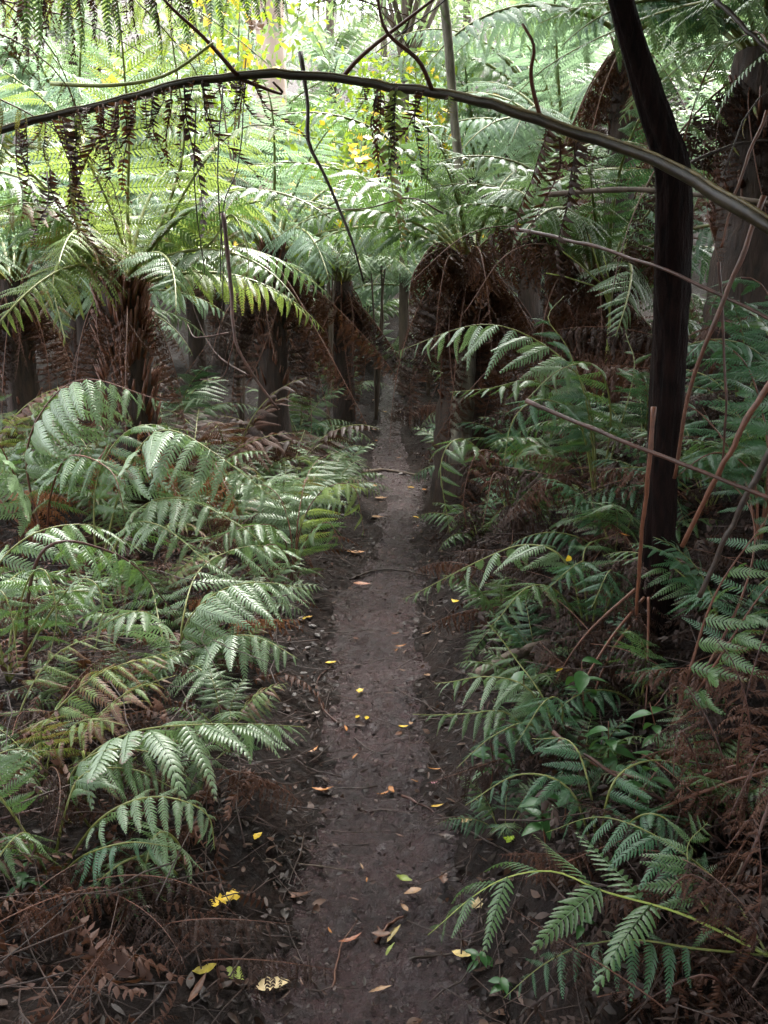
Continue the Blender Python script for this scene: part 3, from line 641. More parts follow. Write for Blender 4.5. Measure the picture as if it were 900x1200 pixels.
def limb_mesh(H, C, mat, seed):
    r = np.random.default_rng(seed); parts = []
    for c in C[:16]:
        s = np.array([0, 0, H * r.uniform(0.6, 0.9)]); e = c + [0, 0, H]
        parts.append(tube(catmull([s, (s + e) / 2 + r.normal(0, 0.2, 3) + [0, 0, 0.3], e], 7), np.linspace(0.05, 0.012, 7), 5))
    V, F = join(parts); return mesh('limb', V, F, [mat])
def tree(x, Y, H, r0, mat, label, crownz=None, lean=(0, 0), seed=0, group=None, s=1.0, name='gum_tree', ncrown=1, leafmat=None, crowns=None):
    crowns = crowns or GUM
    z = float(ground_z(x, Y)); root = thing(name, (x, Y, z), label, 'tree', group)
    V, F = trunk_arrays(H, r0 * 1.15, r0 * 0.7, lean, 12, 20, seed, 0.10); obj('trunk', mesh('trunk', V, F, [mat]), root)
    for k in range(ncrown):
        me, C = crowns[(seed + k) % len(crowns)]
        zz = (crownz or H) - k * 3.2
        o = obj('crown', me, root, (lean[0] * H + (k and random.uniform(-1, 1)), lean[1] * H, zz), [leafmat or M['gum']]); o.scale = (s, s, s); o.rotation_euler = (0, 0, seed + k)
        if k == 0:
            lm = obj('limb', limb_mesh(zz / s, C, mat, seed), root); lm.scale = (s, s, s); lm.rotation_euler = (0, 0, seed)
    return root
tree(X_(332, 16.5), 16.5, 11.0, 0.30, M['gumbark'], 'gum tree with broad pale pink trunk rising behind the arching stem', seed=1, s=1.3, ncrown=2)
tree(X_(472, 13.5), 13.5, 7.5, 0.075, M['greybark'], 'thin brown tree with yellow leaves standing above the path end', seed=2, name='thin_tree', s=0.9)
tree(X_(700, 17), 17, 10.0, 0.20, M['greybark'], 'dark brown tree trunk behind the ferns just left of the bare trunk', seed=3, s=1.3, name='forest_tree', ncrown=2)
for i, (xx, Y) in enumerate([(-9, 23), (-5.5, 28), (-2.0, 34), (3.0, 33), (8, 27), (13, 33), (-14, 34), (6, 42), (0, 45)]):
    tree(xx, Y, r2.uniform(6, 11), 0.16, M['greybark'], f"leafy forest tree on the slope {'left' if xx < 0 else 'right'} of the pale gum trunk" if xx < -3 or xx > 0 else 'leafy forest tree on the slope straight behind the path end',
         seed=4 + i, s=1.25, name='forest_tree', ncrown=2, group=f"slope trees {'left' if xx < -3 else ('right' if xx > 0 else 'centre')}")
for i, (xx, Y, H) in enumerate([(-3.6, -3.0, 5.0), (1.4, -3.4, 5.0), (4.2, -1.2, 4.8), (4.6, 2.6, 5.4), (-0.8, -6.5, 6.0), (6.2, 5.2, 6.0), (7.0, 0.5, 6.5), (-1.9, -2.0, 4.7), (2.3, -2.2, 5.2), (3.4, 0.4, 5.6), (3.6, 4.4, 5.6), (4.8, 6.8, 6.2)]):  # out-of-view trees added to keep sky light off the foreground
    t_ = tree(xx, Y, H, 0.13, M['greybark'], 'unseen leafy tree added to shade the viewpoint from beside and behind', seed=40 + i, s=1.0, name='forest_tree', ncrown=2, group='shade trees added round the viewpoint', crownz=H + 0.3, crowns=GUM_SHADE)
    for c_ in t_.children:
        if c_.name.startswith('crown'): c_.location.z = max(c_.location.z, H)
# yellow-leaved shrubs in the light behind the path
V, F, A, _ = leaf_cloud(900, 26, 0.16, np.array([0.9, 0.7, 1.0]), 0.09, 91, 0.5); SHR = mesh('foliage', V, F, [M['shrub']], A)
V, F, A, _ = leaf_cloud(60, 16, 0.12, np.array([0.8, 0.6, 0.9]), 0.12, 92, 0.8); YLV = mesh('yellow_leaf', V, F, [M['yleaf']], A)
for i, (px, py, Y, lab) in enumerate([(440, 170, 11.5, 'yellow-leaved shrub in the light left of the thin brown tree'), (505, 150, 12.5, 'yellow-green shrub right of the thin brown tree'), (380, 235, 10.5, 'small green leafy shrub below the pale gum trunk'), (265, 20, 9.0, 'leafy shrub with orange leaves at the top behind the arching stem')]):
    p = at(px, py, Y); root = thing('shrub', (p[0], Y, float(ground_z(p[0], Y))), lab, 'shrub'); h = p[2] - root.location.z
    obj('foliage', SHR, root, (0, 0, h)); y_ = obj('yellow_leaf', YLV, root, (0, 0, h)); tag(y_, kind='stuff')
    V, F = join([tube(catmull([[0, 0, -0.1], [random.uniform(-.1, .1), 0, h * 0.5], [random.uniform(-.4, .4), random.uniform(-.3, .3), h + 0.2]], 9), np.linspace(0.02, 0.006, 9), 5) for _ in range(4)])
    obj('stem', mesh('stem', V, F, [M['greybark']]), root)

# ------------------------------------------------------------------ the dark bare trunk on the right
P = catmull([at(762, 800, 2.95), at(766, 700, 2.92), at(774, 560, 2.88), at(784, 400, 2.84), at(788, 280, 2.8), at(789, 225, 2.79), at(785, 188, 2.78), at(772, 148, 2.77), at(756, 100, 2.76), at(739, 45, 2.74), at(727, 0, 2.72), at(706, -80, 2.68), at(675, -250, 2.6), at(670, -520, 2.5)], 90)
px_w = np.interp(np.linspace(0, 1, 90), [0, 0.06, 0.14, 0.3, 0.42, 0.5, 0.58, 0.68, 1], [36, 26, 20.5, 18, 17.5, 19, 15.5, 13, 9])
a = np.linspace(0, 2 * np.pi, 18, endpoint=False); root = thing('slender_tree', P[0], 'dark bare slender trunk with a kink, standing right of the path', 'tree')
V, F = tube(P - P[0], px_w / F_PX * 2.85, 26, jit=0.06)
ax = np.repeat(P - P[0], 26, axis=0); aa = np.tile(np.arange(26), 90); uu = np.repeat(np.arange(90) / 90, 26)
V[:-2] = ax + (V[:-2] - ax) * (1 + 0.30 * fbm(aa * 0.9, uu * 7, 1.0, 3) + 0.12 * fbm(aa * 0.2, uu * 20, 1.0, 2))[:, None]
obj('trunk', mesh('trunk', V, F, [M['bark']]), root)
top = P[-1] - P[0]
me, C = GUM[1]
o = obj('crown', me, root, (top[0] + 0.5, top[1], top[2] + 1.6), [M['gum']]); o.scale = (0.9, 0.9, 0.45)  # unseen crown put above the view to shade the right side
for k, (ax, ay, az_) in enumerate([(0.6, -2.0, 2.1), (1.8, 0.6, 2.4), (-1.2, -2.6, 2.0), (1.8, -0.8, 2.3)]):  # extra unseen crowns added overhead to darken the foreground
    o = obj('crown', GUM_SHADE[k % 2][0], root, (top[0] + ax, top[1] + ay, top[2] + az_), [M['gum']]); o.scale = (0.85, 0.85, 0.45); o.rotation_euler = (0, 0, k)
parts = [tube(catmull([P[-4] - P[0], top + (c * [0.45, 0.45, 0.25]) + [0.25, 0, 0.5], top + c * [0.9, 0.9, 0.55] + [0.5, 0, 0.8]], 7), np.linspace(0.03, 0.008, 7), 5) for c in C[:12]]
V, F = join(parts); obj('limb', mesh('limb', V, F, [M['bark']]), root)
# pale lichen trunk and thin stems
def stick(name, pts, r, mat, label, cat, group=None, k=8, world=False, jit=0.15, n=24, taper=0.5, ends=None):
    P = catmull([p if world else at(*p) for p in pts], n); u = np.linspace(0, 1, n)
    q_ = np.linspace(0, 3.0 + 6 * rng.random(), n); P = P + (0.35 * r + 0.004) * np.c_[vnoise(q_ * 1.7, rng.random() * 90 + 0 * q_), vnoise(q_, rng.random() * 90 + 0 * q_), vnoise(q_ * 1.5, rng.random() * 90 + 0 * q_)] * 1.1
    V, F = tube(P - P[0], np.linspace(r, r * taper, n) * (1 + 0.25 * vnoise(q_ * 3, 5 + 0 * q_)) if ends is None else np.interp(u, np.linspace(0, 1, len(ends)), ends), k, jit=jit)
    o = obj(name, mesh(name, V, F, [M[mat]]), None, Vector(P[0])); return tag(o, label, cat, group)
stick('lichen_tree', [(538, 545, 6.3), (542, 490, 6.35), (546, 430, 6.45), (546, 390, 6.6), (548, 360, 6.75)], 0.09, 'lichenbark', 'pale lichen-spotted trunk standing against the dead skirt right of the path', 'tree trunk', k=12, taper=0.8)
stick('sapling', [(556, 420, 7.6), (545, 280, 7.5), (535, 160, 7.5), (524, 50, 7.4), (515, -60, 7.4)], 0.05, 'lichenbark', 'thin straight brown sapling rising above the path end beside the arching stem', 'sapling', taper=0.7)
stick('vine', [(352, 60, 4.6), (361, 125, 4.6), (362, 165, 4.6), (380, 205, 4.6), (398, 245, 4.6), (415, 288, 4.6), (425, 330, 4.7)], 0.012, 'stem_d', 'dark kinked vine hanging below the arching stem near the pale gum', 'vine')
stick('vine', [(262, 250, 4.6), (270, 330, 4.6), (272, 370, 4.55), (278, 405, 4.5), (300, 445, 4.5), (325, 480, 4.5)], 0.013, 'stem_r', 'bare curved brown vine in front of the slim dark tree fern', 'vine')
for i, (pts, lab) in enumerate([([(262, 100, 3.6), (255, 200, 3.6), (262, 320, 3.7), (255, 420, 3.8)], 'thin hanging tendril left of the curved brown vine'), ([(288, 90, 3.6), (280, 190, 3.7), (262, 240, 3.7), (258, 330, 3.8)], 'thin hanging tendril looping below the top of the arching stem'),
                                ([(230, 120, 3.5), (228, 220, 3.5), (240, 320, 3.6)], 'thin hanging tendril beside the yellow-green fronds'), ([(500, 95, 5), (502, 180, 5.1), (498, 235, 5.2)], 'dark straight tendril hanging above the path end')]):
    stick('tendril', pts, 0.003, 'stem_d', lab, 'tendril', k=5, taper=0.8)
for i, (pts, lab) in enumerate([([(290, 440, 5), (250, 410, 5.2), (225, 350, 5.4), (240, 320, 5.4)], 'looping bare twig below the left fibrous trunk crown'), ([(268, 390, 4.6), (230, 395, 4.7), (220, 380, 4.8)], 'short bare twig branching left from the curved brown vine'), ([(275, 395, 4.6), (262, 440, 4.7), (235, 445, 4.8)], 'drooping twig loop under the curved brown vine'), ([(520, 250, 5), (480, 232, 5), (420, 245, 5.1), (330, 240, 5.2)], 'long thin bare twig crossing below the arching stem')]):
    stick('bare_twig', pts, 0.005, 'stem_r', lab, 'twig', k=5)

# ------------------------------------------------------------------ the arching stem
A_PTS = [(1020, 345, 1.95), (900, 268, 2.15), (800, 206, 2.4), (700, 163, 2.6), (560, 118, 2.8), (400, 92, 3.0), (270, 90, 3.1), (140, 118, 3.2), (0, 152, 3.25), (-120, 200, 3.3)]
P = catmull([at(*p) for p in A_PTS], 70); u = np.linspace(0, 1, 70); P = P + np.c_[0 * u, 0.012 * vnoise(u * 22, 3 + 0 * u), 0.022 * vnoise(u * 15, 8 + 0 * u) + 0.008 * vnoise(u * 50, 1 + 0 * u)]; B0 = P[0].copy()
arch = thing('fallen_frond', B0, 'long arching fern stem bridging the whole scene above the path with dead leaflets hanging', 'fern frond')
prof = np.array([(math.cos(t), math.sin(t) * 0.85) if not (0.25 * math.pi < t < 0.75 * math.pi) else (math.cos(t) * 0.95, 0.42) for t in np.linspace(0, 2 * math.pi, 16, endpoint=False)])
rad = np.interp(u, [0, 0.25, 0.5, 0.8, 1], [0.024, 0.020, 0.0155, 0.015, 0.010]) * (1 + 0.16 * vnoise(u * 26, u * 0))
V, F = tube(P - B0, rad, prof=prof, jit=0.08); obj('stem', mesh('stem', V, F, [M['arch']]), arch)
T, B, Nn = frames(P)
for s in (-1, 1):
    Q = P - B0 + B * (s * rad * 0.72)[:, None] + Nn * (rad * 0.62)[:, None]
    V, F = tube(Q, rad * 0.24, 6, jit=0.3); obj('ridge', mesh('ridge', V, F, [M['arch_lit_top']]), arch)
for pts in ([(278, 88, 3.08), (240, 45, 3.0), (198, 6, 2.95), (170, -30, 2.9)], [(506, 104, 2.86), (490, 70, 2.8), (452, 36, 2.75), (440, -20, 2.7)], [(634, 141, 2.7), (622, 90, 2.65), (626, 55, 2.6), (612, 28, 2.6)], [(60, 98, 3.1), (130, 100, 3.0), (195, 88, 2.95), (250, 50, 2.9)], [(400, 92, 3.0), (430, 60, 2.95), (520, -10, 2.9)], [(280, 92, 3.1), (330, 110, 3.15), (320, 96, 3.1)]):
    Q = catmull([at(*p) for p in pts], 14) - B0; V, F = tube(Q, np.linspace(0.008, 0.004, 14), 6); obj('side_stalk', mesh('side_stalk', V, F, [M['stem_b'] if pts[0][0] != 60 else M['stem_y']]), arch)
def hang(root, px, py, Y, L, mat, tpl='string', wsc=1.0, swing=0.15, name='dead_pinna', yaw=None):
    ms = TPL_MESH[tpl]; o = obj(name, ms[rng.integers(len(ms))], root, None, [M[mat]])
    p = at(px, py, Y) - np.array(root.location)
    R3 = Matrix.Rotation(random.uniform(0, 6.28) if yaw is None else yaw, 4, 'Z') @ Matrix.Rotation(math.pi / 2 + random.uniform(-swing, swing), 4, 'Y') @ Matrix.Rotation(random.uniform(-.3, .3), 4, 'X')
    o.matrix_basis = Matrix.Translation(Vector(p)) @ R3 @ Matrix.Diagonal((L, L * wsc, L, 1))
    return o
for px, py, l in ((20, 150, .18), (38, 146, .3), (62, 140, .32), (75, 136, .36), (98, 128, .24), (108, 126, .42), (128, 120, .2), (134, 120, .3), (160, 112, .25), (205, 102, .18), (232, 95, .26), (285, 92, .2), (300, 92, .34), (420, 96, .16), (430, 97, .15), (655, 160, .26), (668, 166, .3), (690, 172, .2), (520, 112, .14), (470, 104, .3), (460, 102, .2), (82, 200, .4), (48, 200, .3), (10, 155, .3), (50, 143, .22), (85, 133, .3), (118, 124, .34), (145, 116, .28), (175, 108, .3), (190, 105, .2), (215, 100, .3), (262, 90, .3), (275, 90, .22), (440, 98, .25), (500, 106, .2), (640, 150, .25)):
    hang(arch, px + random.uniform(-8, 8), py, 3.1 if px < 450 else 2.66, l * random.uniform(0.5, 1.6), random.choice(['dead', 'dead', 'deaddark', 'varieg']), wsc=random.uniform(0.6, 1.3), swing=0.45)
    hang(arch, px + random.uniform(-12, 12), py + random.uniform(-2, 2), 3.12 if px < 450 else 2.68, l * random.uniform(0.4, 1.3), random.choice(['dead', 'deaddark']), wsc=random.uniform(0.6, 1.3), swing=0.35)

# ------------------------------------------------------------------ fronds hanging in from overhead
lx, ly = -2.6, 2.4
oh = tree_fern((lx, ly), 3.3, 0.22, 0.16, 9, 2.2, mix('lush', 'lush', 'yellow'), 'overhead tree fern whose drooping fronds hang into the top left corner', 0, seed=61, variants=[TREE[0], TREE[2], TREE[4]], az0=math.pi * 0.75, spread=math.pi, stubs=0)
top = np.array([lx, ly, float(ground_z(lx, ly)) + 3.3])
hero(oh, [top, at(-120, -110, 2.7), at(60, -22, 2.9), at(230, -12, 3.1), at(370, -8, 3.2), at(500, 25, 3.3)], 0.30, 30, 0.2, 'lush', 'stem_b', 'hi', 76, 0.009, world=True, wscale=0.8)
hero(oh, [top, at(-100, -90, 2.6), at(90, -30, 2.5), at(200, -15, 2.5), at(310, -15, 2.55)], 0.27, 40, 0.25, 'dead', 'stem_b', 'string', 78, 0.008, world=True, wscale=0.9)
hero(oh, [top, at(-160, -50, 2.7), at(-40, 20, 2.8), at(30, 55, 2.8), at(75, 100, 2.8), at(95, 160, 2.8)], 0.26, 32, 0.25, 'dead', 'stem_b', 'string', 66, 0.008, world=True, wscale=0.9)
hero(oh, [top, at(-100, -130, 3.2), at(60, -60, 3.6), at(150, -5, 3.9), at(230, 90, 4.1), at(250, 180, 4.2)], 0.30, 20, 0.2, 'yellow', 'stem_g', 'hi', 22, 0.010, world=True)
hero(oh, [top, at(-150, -60, 3.2), at(-30, -20, 3.5), at(60, 60, 3.7), at(100, 160, 3.8)], 0.28, 18, 0.2, 'yellow', 'stem_g', 'hi', 22, 0.010, world=True)
hero(oh, [top, at(-60, -90, 3.8), at(100, -30, 4.4), at(230, 15, 4.9), at(340, 100, 5.3)], 0.36, 24, 0.2, 'yellow', 'stem_g', 'hi', 24, 0.011, world=True)
hero(oh, [top, at(-30, -110, 3.5), at(200, -60, 4.2), at(350, -30, 4.8), at(470, 40, 5.2)], 0.36, 24, 0.2, 'yellow', 'stem_g', 'hi', 26, 0.011, world=True)
hero(oh, [top, at(-90, -60, 2.9), at(10, 0, 3.0), at(90, 20, 3.1), at(170, 60, 3.2)], 0.22, 22, 0.2, 'dead', 'stem_b', 'string', 66, 0.008, world=True, wscale=0.9)
hero(oh, [top, at(-60, -70, 2.9), at(120, -20, 3.0), at(330, -15, 3.1), at(440, 10, 3.2), at(480, 60, 3.2)], 0.24, 36, 0.3, 'deaddark', 'stem_b', 'string', 72, 0.008, world=True, wscale=1.0)
hero(oh, [top, at(-120, 60, 2.9), at(-20, 110, 3.1), at(60, 150, 3.3), at(130, 210, 3.5), at(150, 290, 3.6)], 0.2, 26, 0.3, 'varieg', 'stem_b', 'mid', 60, 0.007, world=True, wscale=0.9)
rx, ry = 2.5, 2.9
oh2 = tree_fern((rx, ry), 2.7, 0.22, 0.16, 20, 2.3, mix('lush', 'blue'), 'overhead tree fern whose fronds fill the top right corner behind the bare trunk', 14, seed=62, variants=[TREE[0], TREE[2], TREE[4]], stubs=0, skirtL=1.6)
top = np.array([rx, ry, float(ground_z(rx, ry)) + 2.7])
hero(oh2, [top, at(960, -60, 3.2), at(860, -10, 3.7), at(760, 20, 4.2), at(640, 80, 4.6), at(570, 150, 4.9)], 0.36, 22, 0.15, 'pale', 'stem_g', 'hi', 18, 0.011, world=True)
hero(oh2, [top, at(960, 20, 3.3), at(880, 40, 3.7), at(830, 80, 4.0), at(800, 180, 4.3), at(790, 260, 4.5)], 0.36, 20, 0.2, 'lush', 'stem_b', 'hi', 30, 0.011, world=True)
hero(oh2, [top, at(980, 60, 2.6), at(940, 80, 2.6), at(880, 120, 2.6), at(850, 200, 2.6)], 0.22, 18, 0.2, 'varieg', 'stem_d', 'hi', 40, 0.009, world=True)
hero(oh2, [top, at(900, -100, 2.9), at(760, -80, 3.0), at(600, -60, 3.1), at(520, 0, 3.2), at(440, 60, 3.3)], 0.22, 22, 0.2, 'lush', 'stem_d', 'hi', 55, 0.009, world=True)

# ------------------------------------------------------------------ left-hand ferns
fern(gpt(130, 985, 2.35), 'low glossy green fern reaching over the near left edge of the path', [
    ([(130, 1000, 2.2), (95, 905, 2.2), (150, 858, 2.2), (240, 848, 2.25), (362, 855, 2.35)], 0.299, dict(n=20, s0=0.3, mat='pale', tpl='wide', droop=12, roll=0.35)),
    ([(130, 1000, 2.2), (80, 930, 2.1), (110, 885, 2.1), (180, 880, 2.1), (235, 925, 2.1)], 0.149, dict(n=15, s0=0.35, tpl='wide', droop=14)),
    ([(130, 985, 2.35), (150, 900, 2.4), (200, 868, 2.4), (240, 890, 2.35), (215, 975, 2.3)], 0.149, dict(n=18, s0=0.4, mat='pale', tpl='wide', droop=8)),
    ([(130, 985, 2.35), (60, 920, 2.3), (0, 890, 2.25), (-50, 905, 2.2)], 0.115, dict(n=12, s0=0.3, tpl='wide')),
    ([(130, 985, 2.35), (150, 930, 2.35), (230, 905, 2.5), (300, 860, 2.7), (320, 880, 2.8)], 0.149, dict(n=12, s0=0.4, tpl='wide', droop=20))], mat='lush')
fern(gpt(215, 1010, 2.1), 'small grey-green frond drooping to the ground near the bottom left', [
    ([(225, 1040, 2.0), (205, 985, 1.9), (182, 978, 1.85), (165, 1040, 1.8), (112, 1115, 1.75)], 0.127, dict(n=24, s0=0.15, tpl='wide', droop=6)),
    ([(225, 1040, 2.0), (190, 1010, 1.9), (150, 1010, 1.8), (110, 1040, 1.75), (85, 1085, 1.7)], 0.092, dict(n=18, s0=0.3, mat='lush', tpl='wide'))], mat='pale')
fern(gpt(30, 1010, 2.0), 'fern with long olive stalks rising from the bottom left tangle', [
    ([(60, 1040, 1.95), (75, 950, 1.95), (100, 905, 2.0), (160, 900, 2.05), (205, 925, 2.05)], 0.138, dict(n=16, s0=0.45, tpl='wide', r0=0.005)),
    ([(60, 1040, 1.95), (20, 960, 1.9), (-10, 905, 1.9), (10, 880, 1.95), (60, 885, 2.0)], 0.127, dict(n=16, s0=0.45, tpl='wide', r0=0.005)),
    ([(60, 1040, 1.95), (120, 960, 1.9), (180, 930, 1.9), (235, 950, 1.88), (250, 1000, 1.86)], 0.125, dict(n=18, s0=0.35, tpl='wide', mat='pale')),
    ([(60, 1040, 1.95), (40, 990, 1.85), (20, 975, 1.8), (-5, 1000, 1.75), (-20, 1050, 1.7)], 0.11, dict(n=16, s0=0.3, tpl='wide')),
    ([(60, 1040, 1.95), (100, 1000, 1.85), (150, 985, 1.8), (200, 1000, 1.8)], 0.103, dict(n=15, s0=0.4, tpl='wide', mat='blue'))], mat='lush')
fern(gpt(45, 930, 2.5), 'fern with half-browned speckled fronds on the left', [
    ([(45, 930, 2.5), (55, 850, 2.55), (120, 785, 2.65), (215, 762, 2.8)], 0.196, dict(n=16)),
    ([(45, 930, 2.5), (80, 880, 2.5), (140, 815, 2.5), (205, 795, 2.55)], 0.172, dict(n=15)),
    ([(45, 930, 2.5), (60, 880, 2.4), (95, 850, 2.35), (150, 850, 2.3)], 0.149, dict(n=14)),
    ([(45, 930, 2.5), (20, 850, 2.6), (60, 770, 2.8), (140, 745, 3.0)], 0.149, dict(n=14))], mat='varieg', stem='stem_g')
fern(gpt(205, 800, 3.25), 'large green fern with layered fronds in the middle of the left bank', [
    ([(205, 830, 3.3), (215, 740, 3.3), (250, 700, 3.35), (300, 685, 3.4), (365, 690, 3.5)], 0.345, dict(n=18, droop=18)),
    ([(205, 830, 3.3), (235, 760, 3.25), (285, 745, 3.15), (345, 775, 3.05)], 0.276, dict(n=16, droop=20)),
    ([(205, 830, 3.3), (195, 740, 3.2), (160, 715, 3.1), (95, 745, 3.0)], 0.253, dict(n=16)),
    ([(205, 830, 3.3), (215, 720, 3.5), (240, 665, 3.8), (300, 640, 4.0), (350, 650, 4.2)], 0.299, dict(n=16)),
    ([(205, 830, 3.3), (220, 780, 3.1), (250, 800, 2.95), (290, 850, 2.85)], 0.196, dict(n=14, mat='pale')),
    ([(205, 830, 3.3), (190, 740, 3.5), (170, 680, 3.8), (120, 670, 4.0)], 0.253, dict(n=14, mat='lush'))], mat='pale', r0=0.006)
fern(gpt(20, 800, 2.95), 'green fern with a bent red-brown stem arching at the left edge', [
    ([(30, 800, 2.95), (30, 720, 2.9), (42, 660, 2.9), (68, 636, 2.9), (110, 638, 3.0), (160, 660, 3.1), (200, 715, 3.15)], 0.230, dict(n=12, s0=0.52, stem='stem_r', r0=0.010, droop=30)),
    ([(10, 800, 2.95), (-10, 690, 3.0), (30, 632, 3.1), (100, 615, 3.25), (165, 640, 3.4)], 0.276, dict(n=16, mat='pale', droop=20)),
    ([(10, 800, 2.95), (30, 690, 2.85), (50, 670, 2.8), (62, 720, 2.75), (55, 780, 2.7)], 0.161, dict(n=12, droop=10, tpl='wide')),
    ([(10, 800, 2.95), (60, 720, 2.85), (95, 680, 2.8), (118, 700, 2.75), (110, 760, 2.7)], 0.149, dict(n=12, droop=10)),
    ([(10, 800, 2.95), (-20, 720, 2.8), (0, 690, 2.7), (15, 720, 2.65), (20, 790, 2.6)], 0.149, dict(n=12, droop=10)),
    ([(10, 800, 2.95), (20, 720, 3.1), (80, 690, 3.2), (150, 700, 3.3)], 0.230, dict(n=14))], mat='lush', r0=0.006)
fern(gpt(120, 680, 4.2), 'pale silvery fern with a broad frond fanning toward the path', [
    ([(115, 680, 4.25), (145, 560, 4.25), (190, 505, 4.15), (255, 530, 4.0), (340, 600, 3.85)], 0.414, dict(n=20, droop=26)),
    ([(115, 680, 4.25), (160, 600, 4.2), (220, 585, 4.1), (290, 620, 4.0), (310, 650, 3.95)], 0.299, dict(n=16)),
    ([(115, 680, 4.25), (110, 580, 4.3), (130, 525, 4.3), (170, 500, 4.4), (230, 505, 4.6)], 0.299, dict(n=16, mat='lush')),
    ([(115, 680, 4.25), (150, 620, 4.1), (190, 615, 3.9), (240, 660, 3.75)], 0.276, dict(n=14, mat='lush'))], mat='pale', r0=0.007)
fern(gpt(55, 640, 4.6), 'tall fern at the left edge, its combed fronds arching rightward', [
    ([(55, 650, 4.6), (30, 540, 4.6), (55, 475, 4.55), (105, 445, 4.5), (185, 465, 4.4)], 0.483, dict(n=18, droop=40)),
    ([(55, 650, 4.6), (20, 560, 4.4), (-10, 510, 4.3), (-50, 500, 4.2)], 0.414, dict(n=16, droop=25)),
    ([(55, 650, 4.6), (60, 580, 4.4), (80, 535, 4.25), (130, 550, 4.1), (150, 600, 4.0)], 0.299, dict(n=15, droop=20, mat='lush')),
    ([(55, 650, 4.6), (-20, 560, 4.7), (-60, 470, 4.8), (-20, 470, 5.0), (40, 520, 5.0)], 0.345, dict(n=15, droop=20, mat='lush'))], mat='pale', stem='stem_b', r0=0.008)
fern(gpt(345, 720, 4.55), 'bright fern on the left path edge with fronds drooping over the mud', [
    ([(345, 720, 4.6), (350, 625, 4.6), (375, 578, 4.6), (415, 572, 4.5), (430, 625, 4.45)], 0.276, dict(n=16, mat='yellow')),
    ([(345, 720, 4.6), (355, 640, 4.55), (385, 610, 4.45), (405, 640, 4.4)], 0.230, dict(n=14)),
    ([(345, 720, 4.6), (330, 625, 4.5), (285, 618, 4.3), (225, 655, 4.1)], 0.299, dict(n=16)),
    ([(345, 720, 4.6), (340, 620, 4.8), (315, 570, 5.0), (265, 570, 5.1)], 0.322, dict(n=16, mat='pale')),
    ([(345, 720, 4.6), (340, 660, 4.3), (310, 640, 4.1), (270, 690, 3.9)], 0.253, dict(n=14, mat='pale')),
    ([(345, 720, 4.6), (350, 600, 4.9), (365, 545, 5.2), (400, 530, 5.5)], 0.322, dict(n=15, mat='pale'))], mat='lush', stem='stem_b', r0=0.006)
p = gpt(385, 545, 6.6); root = thing('fern', p, 'small upright fern at the far left path edge below the path end', 'fern')
rosette(root, 0.0, 11, SMALL, 0.62, mix('lush', 'pale', 'yellow'), tilt=0.25)
p = gpt(330, 540, 5.8); root = thing('fern', p, 'bushy green fern behind the bright path-edge fern', 'fern')
rosette(root, 0.0, 12, SMALL, 0.9, mix('lush', 'pale'), tilt=0.2)
for i, (px, Y, L, lab) in enumerate([(230, 6.0, 0.9, 'green fern in front of the slim dark tree fern'), (90, 5.4, 0.9, 'green fern at the foot of the fibrous left trunk'), (290, 4.0, 0.45, 'low fern under the bright path-edge fern'), (170, 3.9, 0.5, 'low fern under the layered left fern'), (-40, 3.6, 0.6, 'fern cut by the left picture edge halfway down'), (30, 6.4, 1.0, 'fern in shade behind the tall left-edge fern'), (60, 3.5, 0.45, 'low fern behind the bent red-brown stem'), (150, 5.0, 0.7, 'fern behind the pale silvery fern'), (250, 5.0, 0.65, 'fern right behind the broad pale frond'), (310, 5.3, 0.6, 'fern just left of the bright path-edge fern'), (-10, 5.2, 0.9, 'fern at the left edge behind the combed fronds'), (60, 2.9, 0.3, 'low fern under the speckled browned fronds'), (150, 3.0, 0.35, 'low fern between the speckled and the layered ferns'), (20, 2.35, 0.42, 'small green fern low at the left edge above the olive stalks'), (250, 2.75, 0.34, 'small green fern beside the path just above the glossy left fern'), (265, 3.4, 0.3, 'small fern below the layered left fern by the path')]):
    p = gpt(px, 600, Y); root = thing('fern', p, lab, 'fern'); rosette(root, 0.0, 9, SMALL, L, mix('lush', 'pale', 'lush', 'pale', 'lush', 'varieg'), tilt=0.2)

for i, (px, Y, L, n_, lab) in enumerate([(380, 8.6, 0.7, 10, 'fern left of the path just short of its end'), (560, 9.6, 0.9, 11, 'fern right of the path end before the skirted tree fern'), (395, 12.5, 1.0, 11, 'fern closing the far path on its left'), (515, 13.5, 1.1, 12, 'fern closing the far path on its right'), (452, 15.7, 1.1, 14, 'fern filling the gap straight behind the path end'), (430, 16.8, 1.5, 12, 'fern on the slope just above the path end'), (475, 18.6, 1.7, 12, 'upper fern on the slope above the path end'), (445, 20.5, 1.8, 12, 'topmost fern in the gap above the path end'), (350, 9.8, 1.1, 11, 'fern at the foot of the slim dark tree fern'), (200, 8.6, 1.2, 10, 'shaded fern behind the fibrous left trunk'), (395, 7.4, 0.7, 9, 'shaded fern left of the small upright path fern'), (270, 6.8, 1.25, 11, 'large shaded brown withered fern between the two left trunks'), (110, 7.0, 1.25, 11, 'large shaded brown withered fern left behind the fibrous trunk'), (340, 7.4, 1.1, 10, 'large shaded brown withered fern right before the slim dark trunk'), (-20, 6.6, 1.2, 10, 'large shaded brown withered fern at the left edge below the pale crown'), (215, 6.2, 1.1, 10, 'large shaded brown withered fern right of the fibrous trunk')]):
    p = gpt(px, 500, Y); root = thing('fern', p, lab, 'fern'); rosette(root, 0.0, n_, SMALL, L, mix('lush', 'pale', 'blue') if 'withered' not in lab else mix('deaddark', 'dead', 'deaddark'), tilt=0.2)

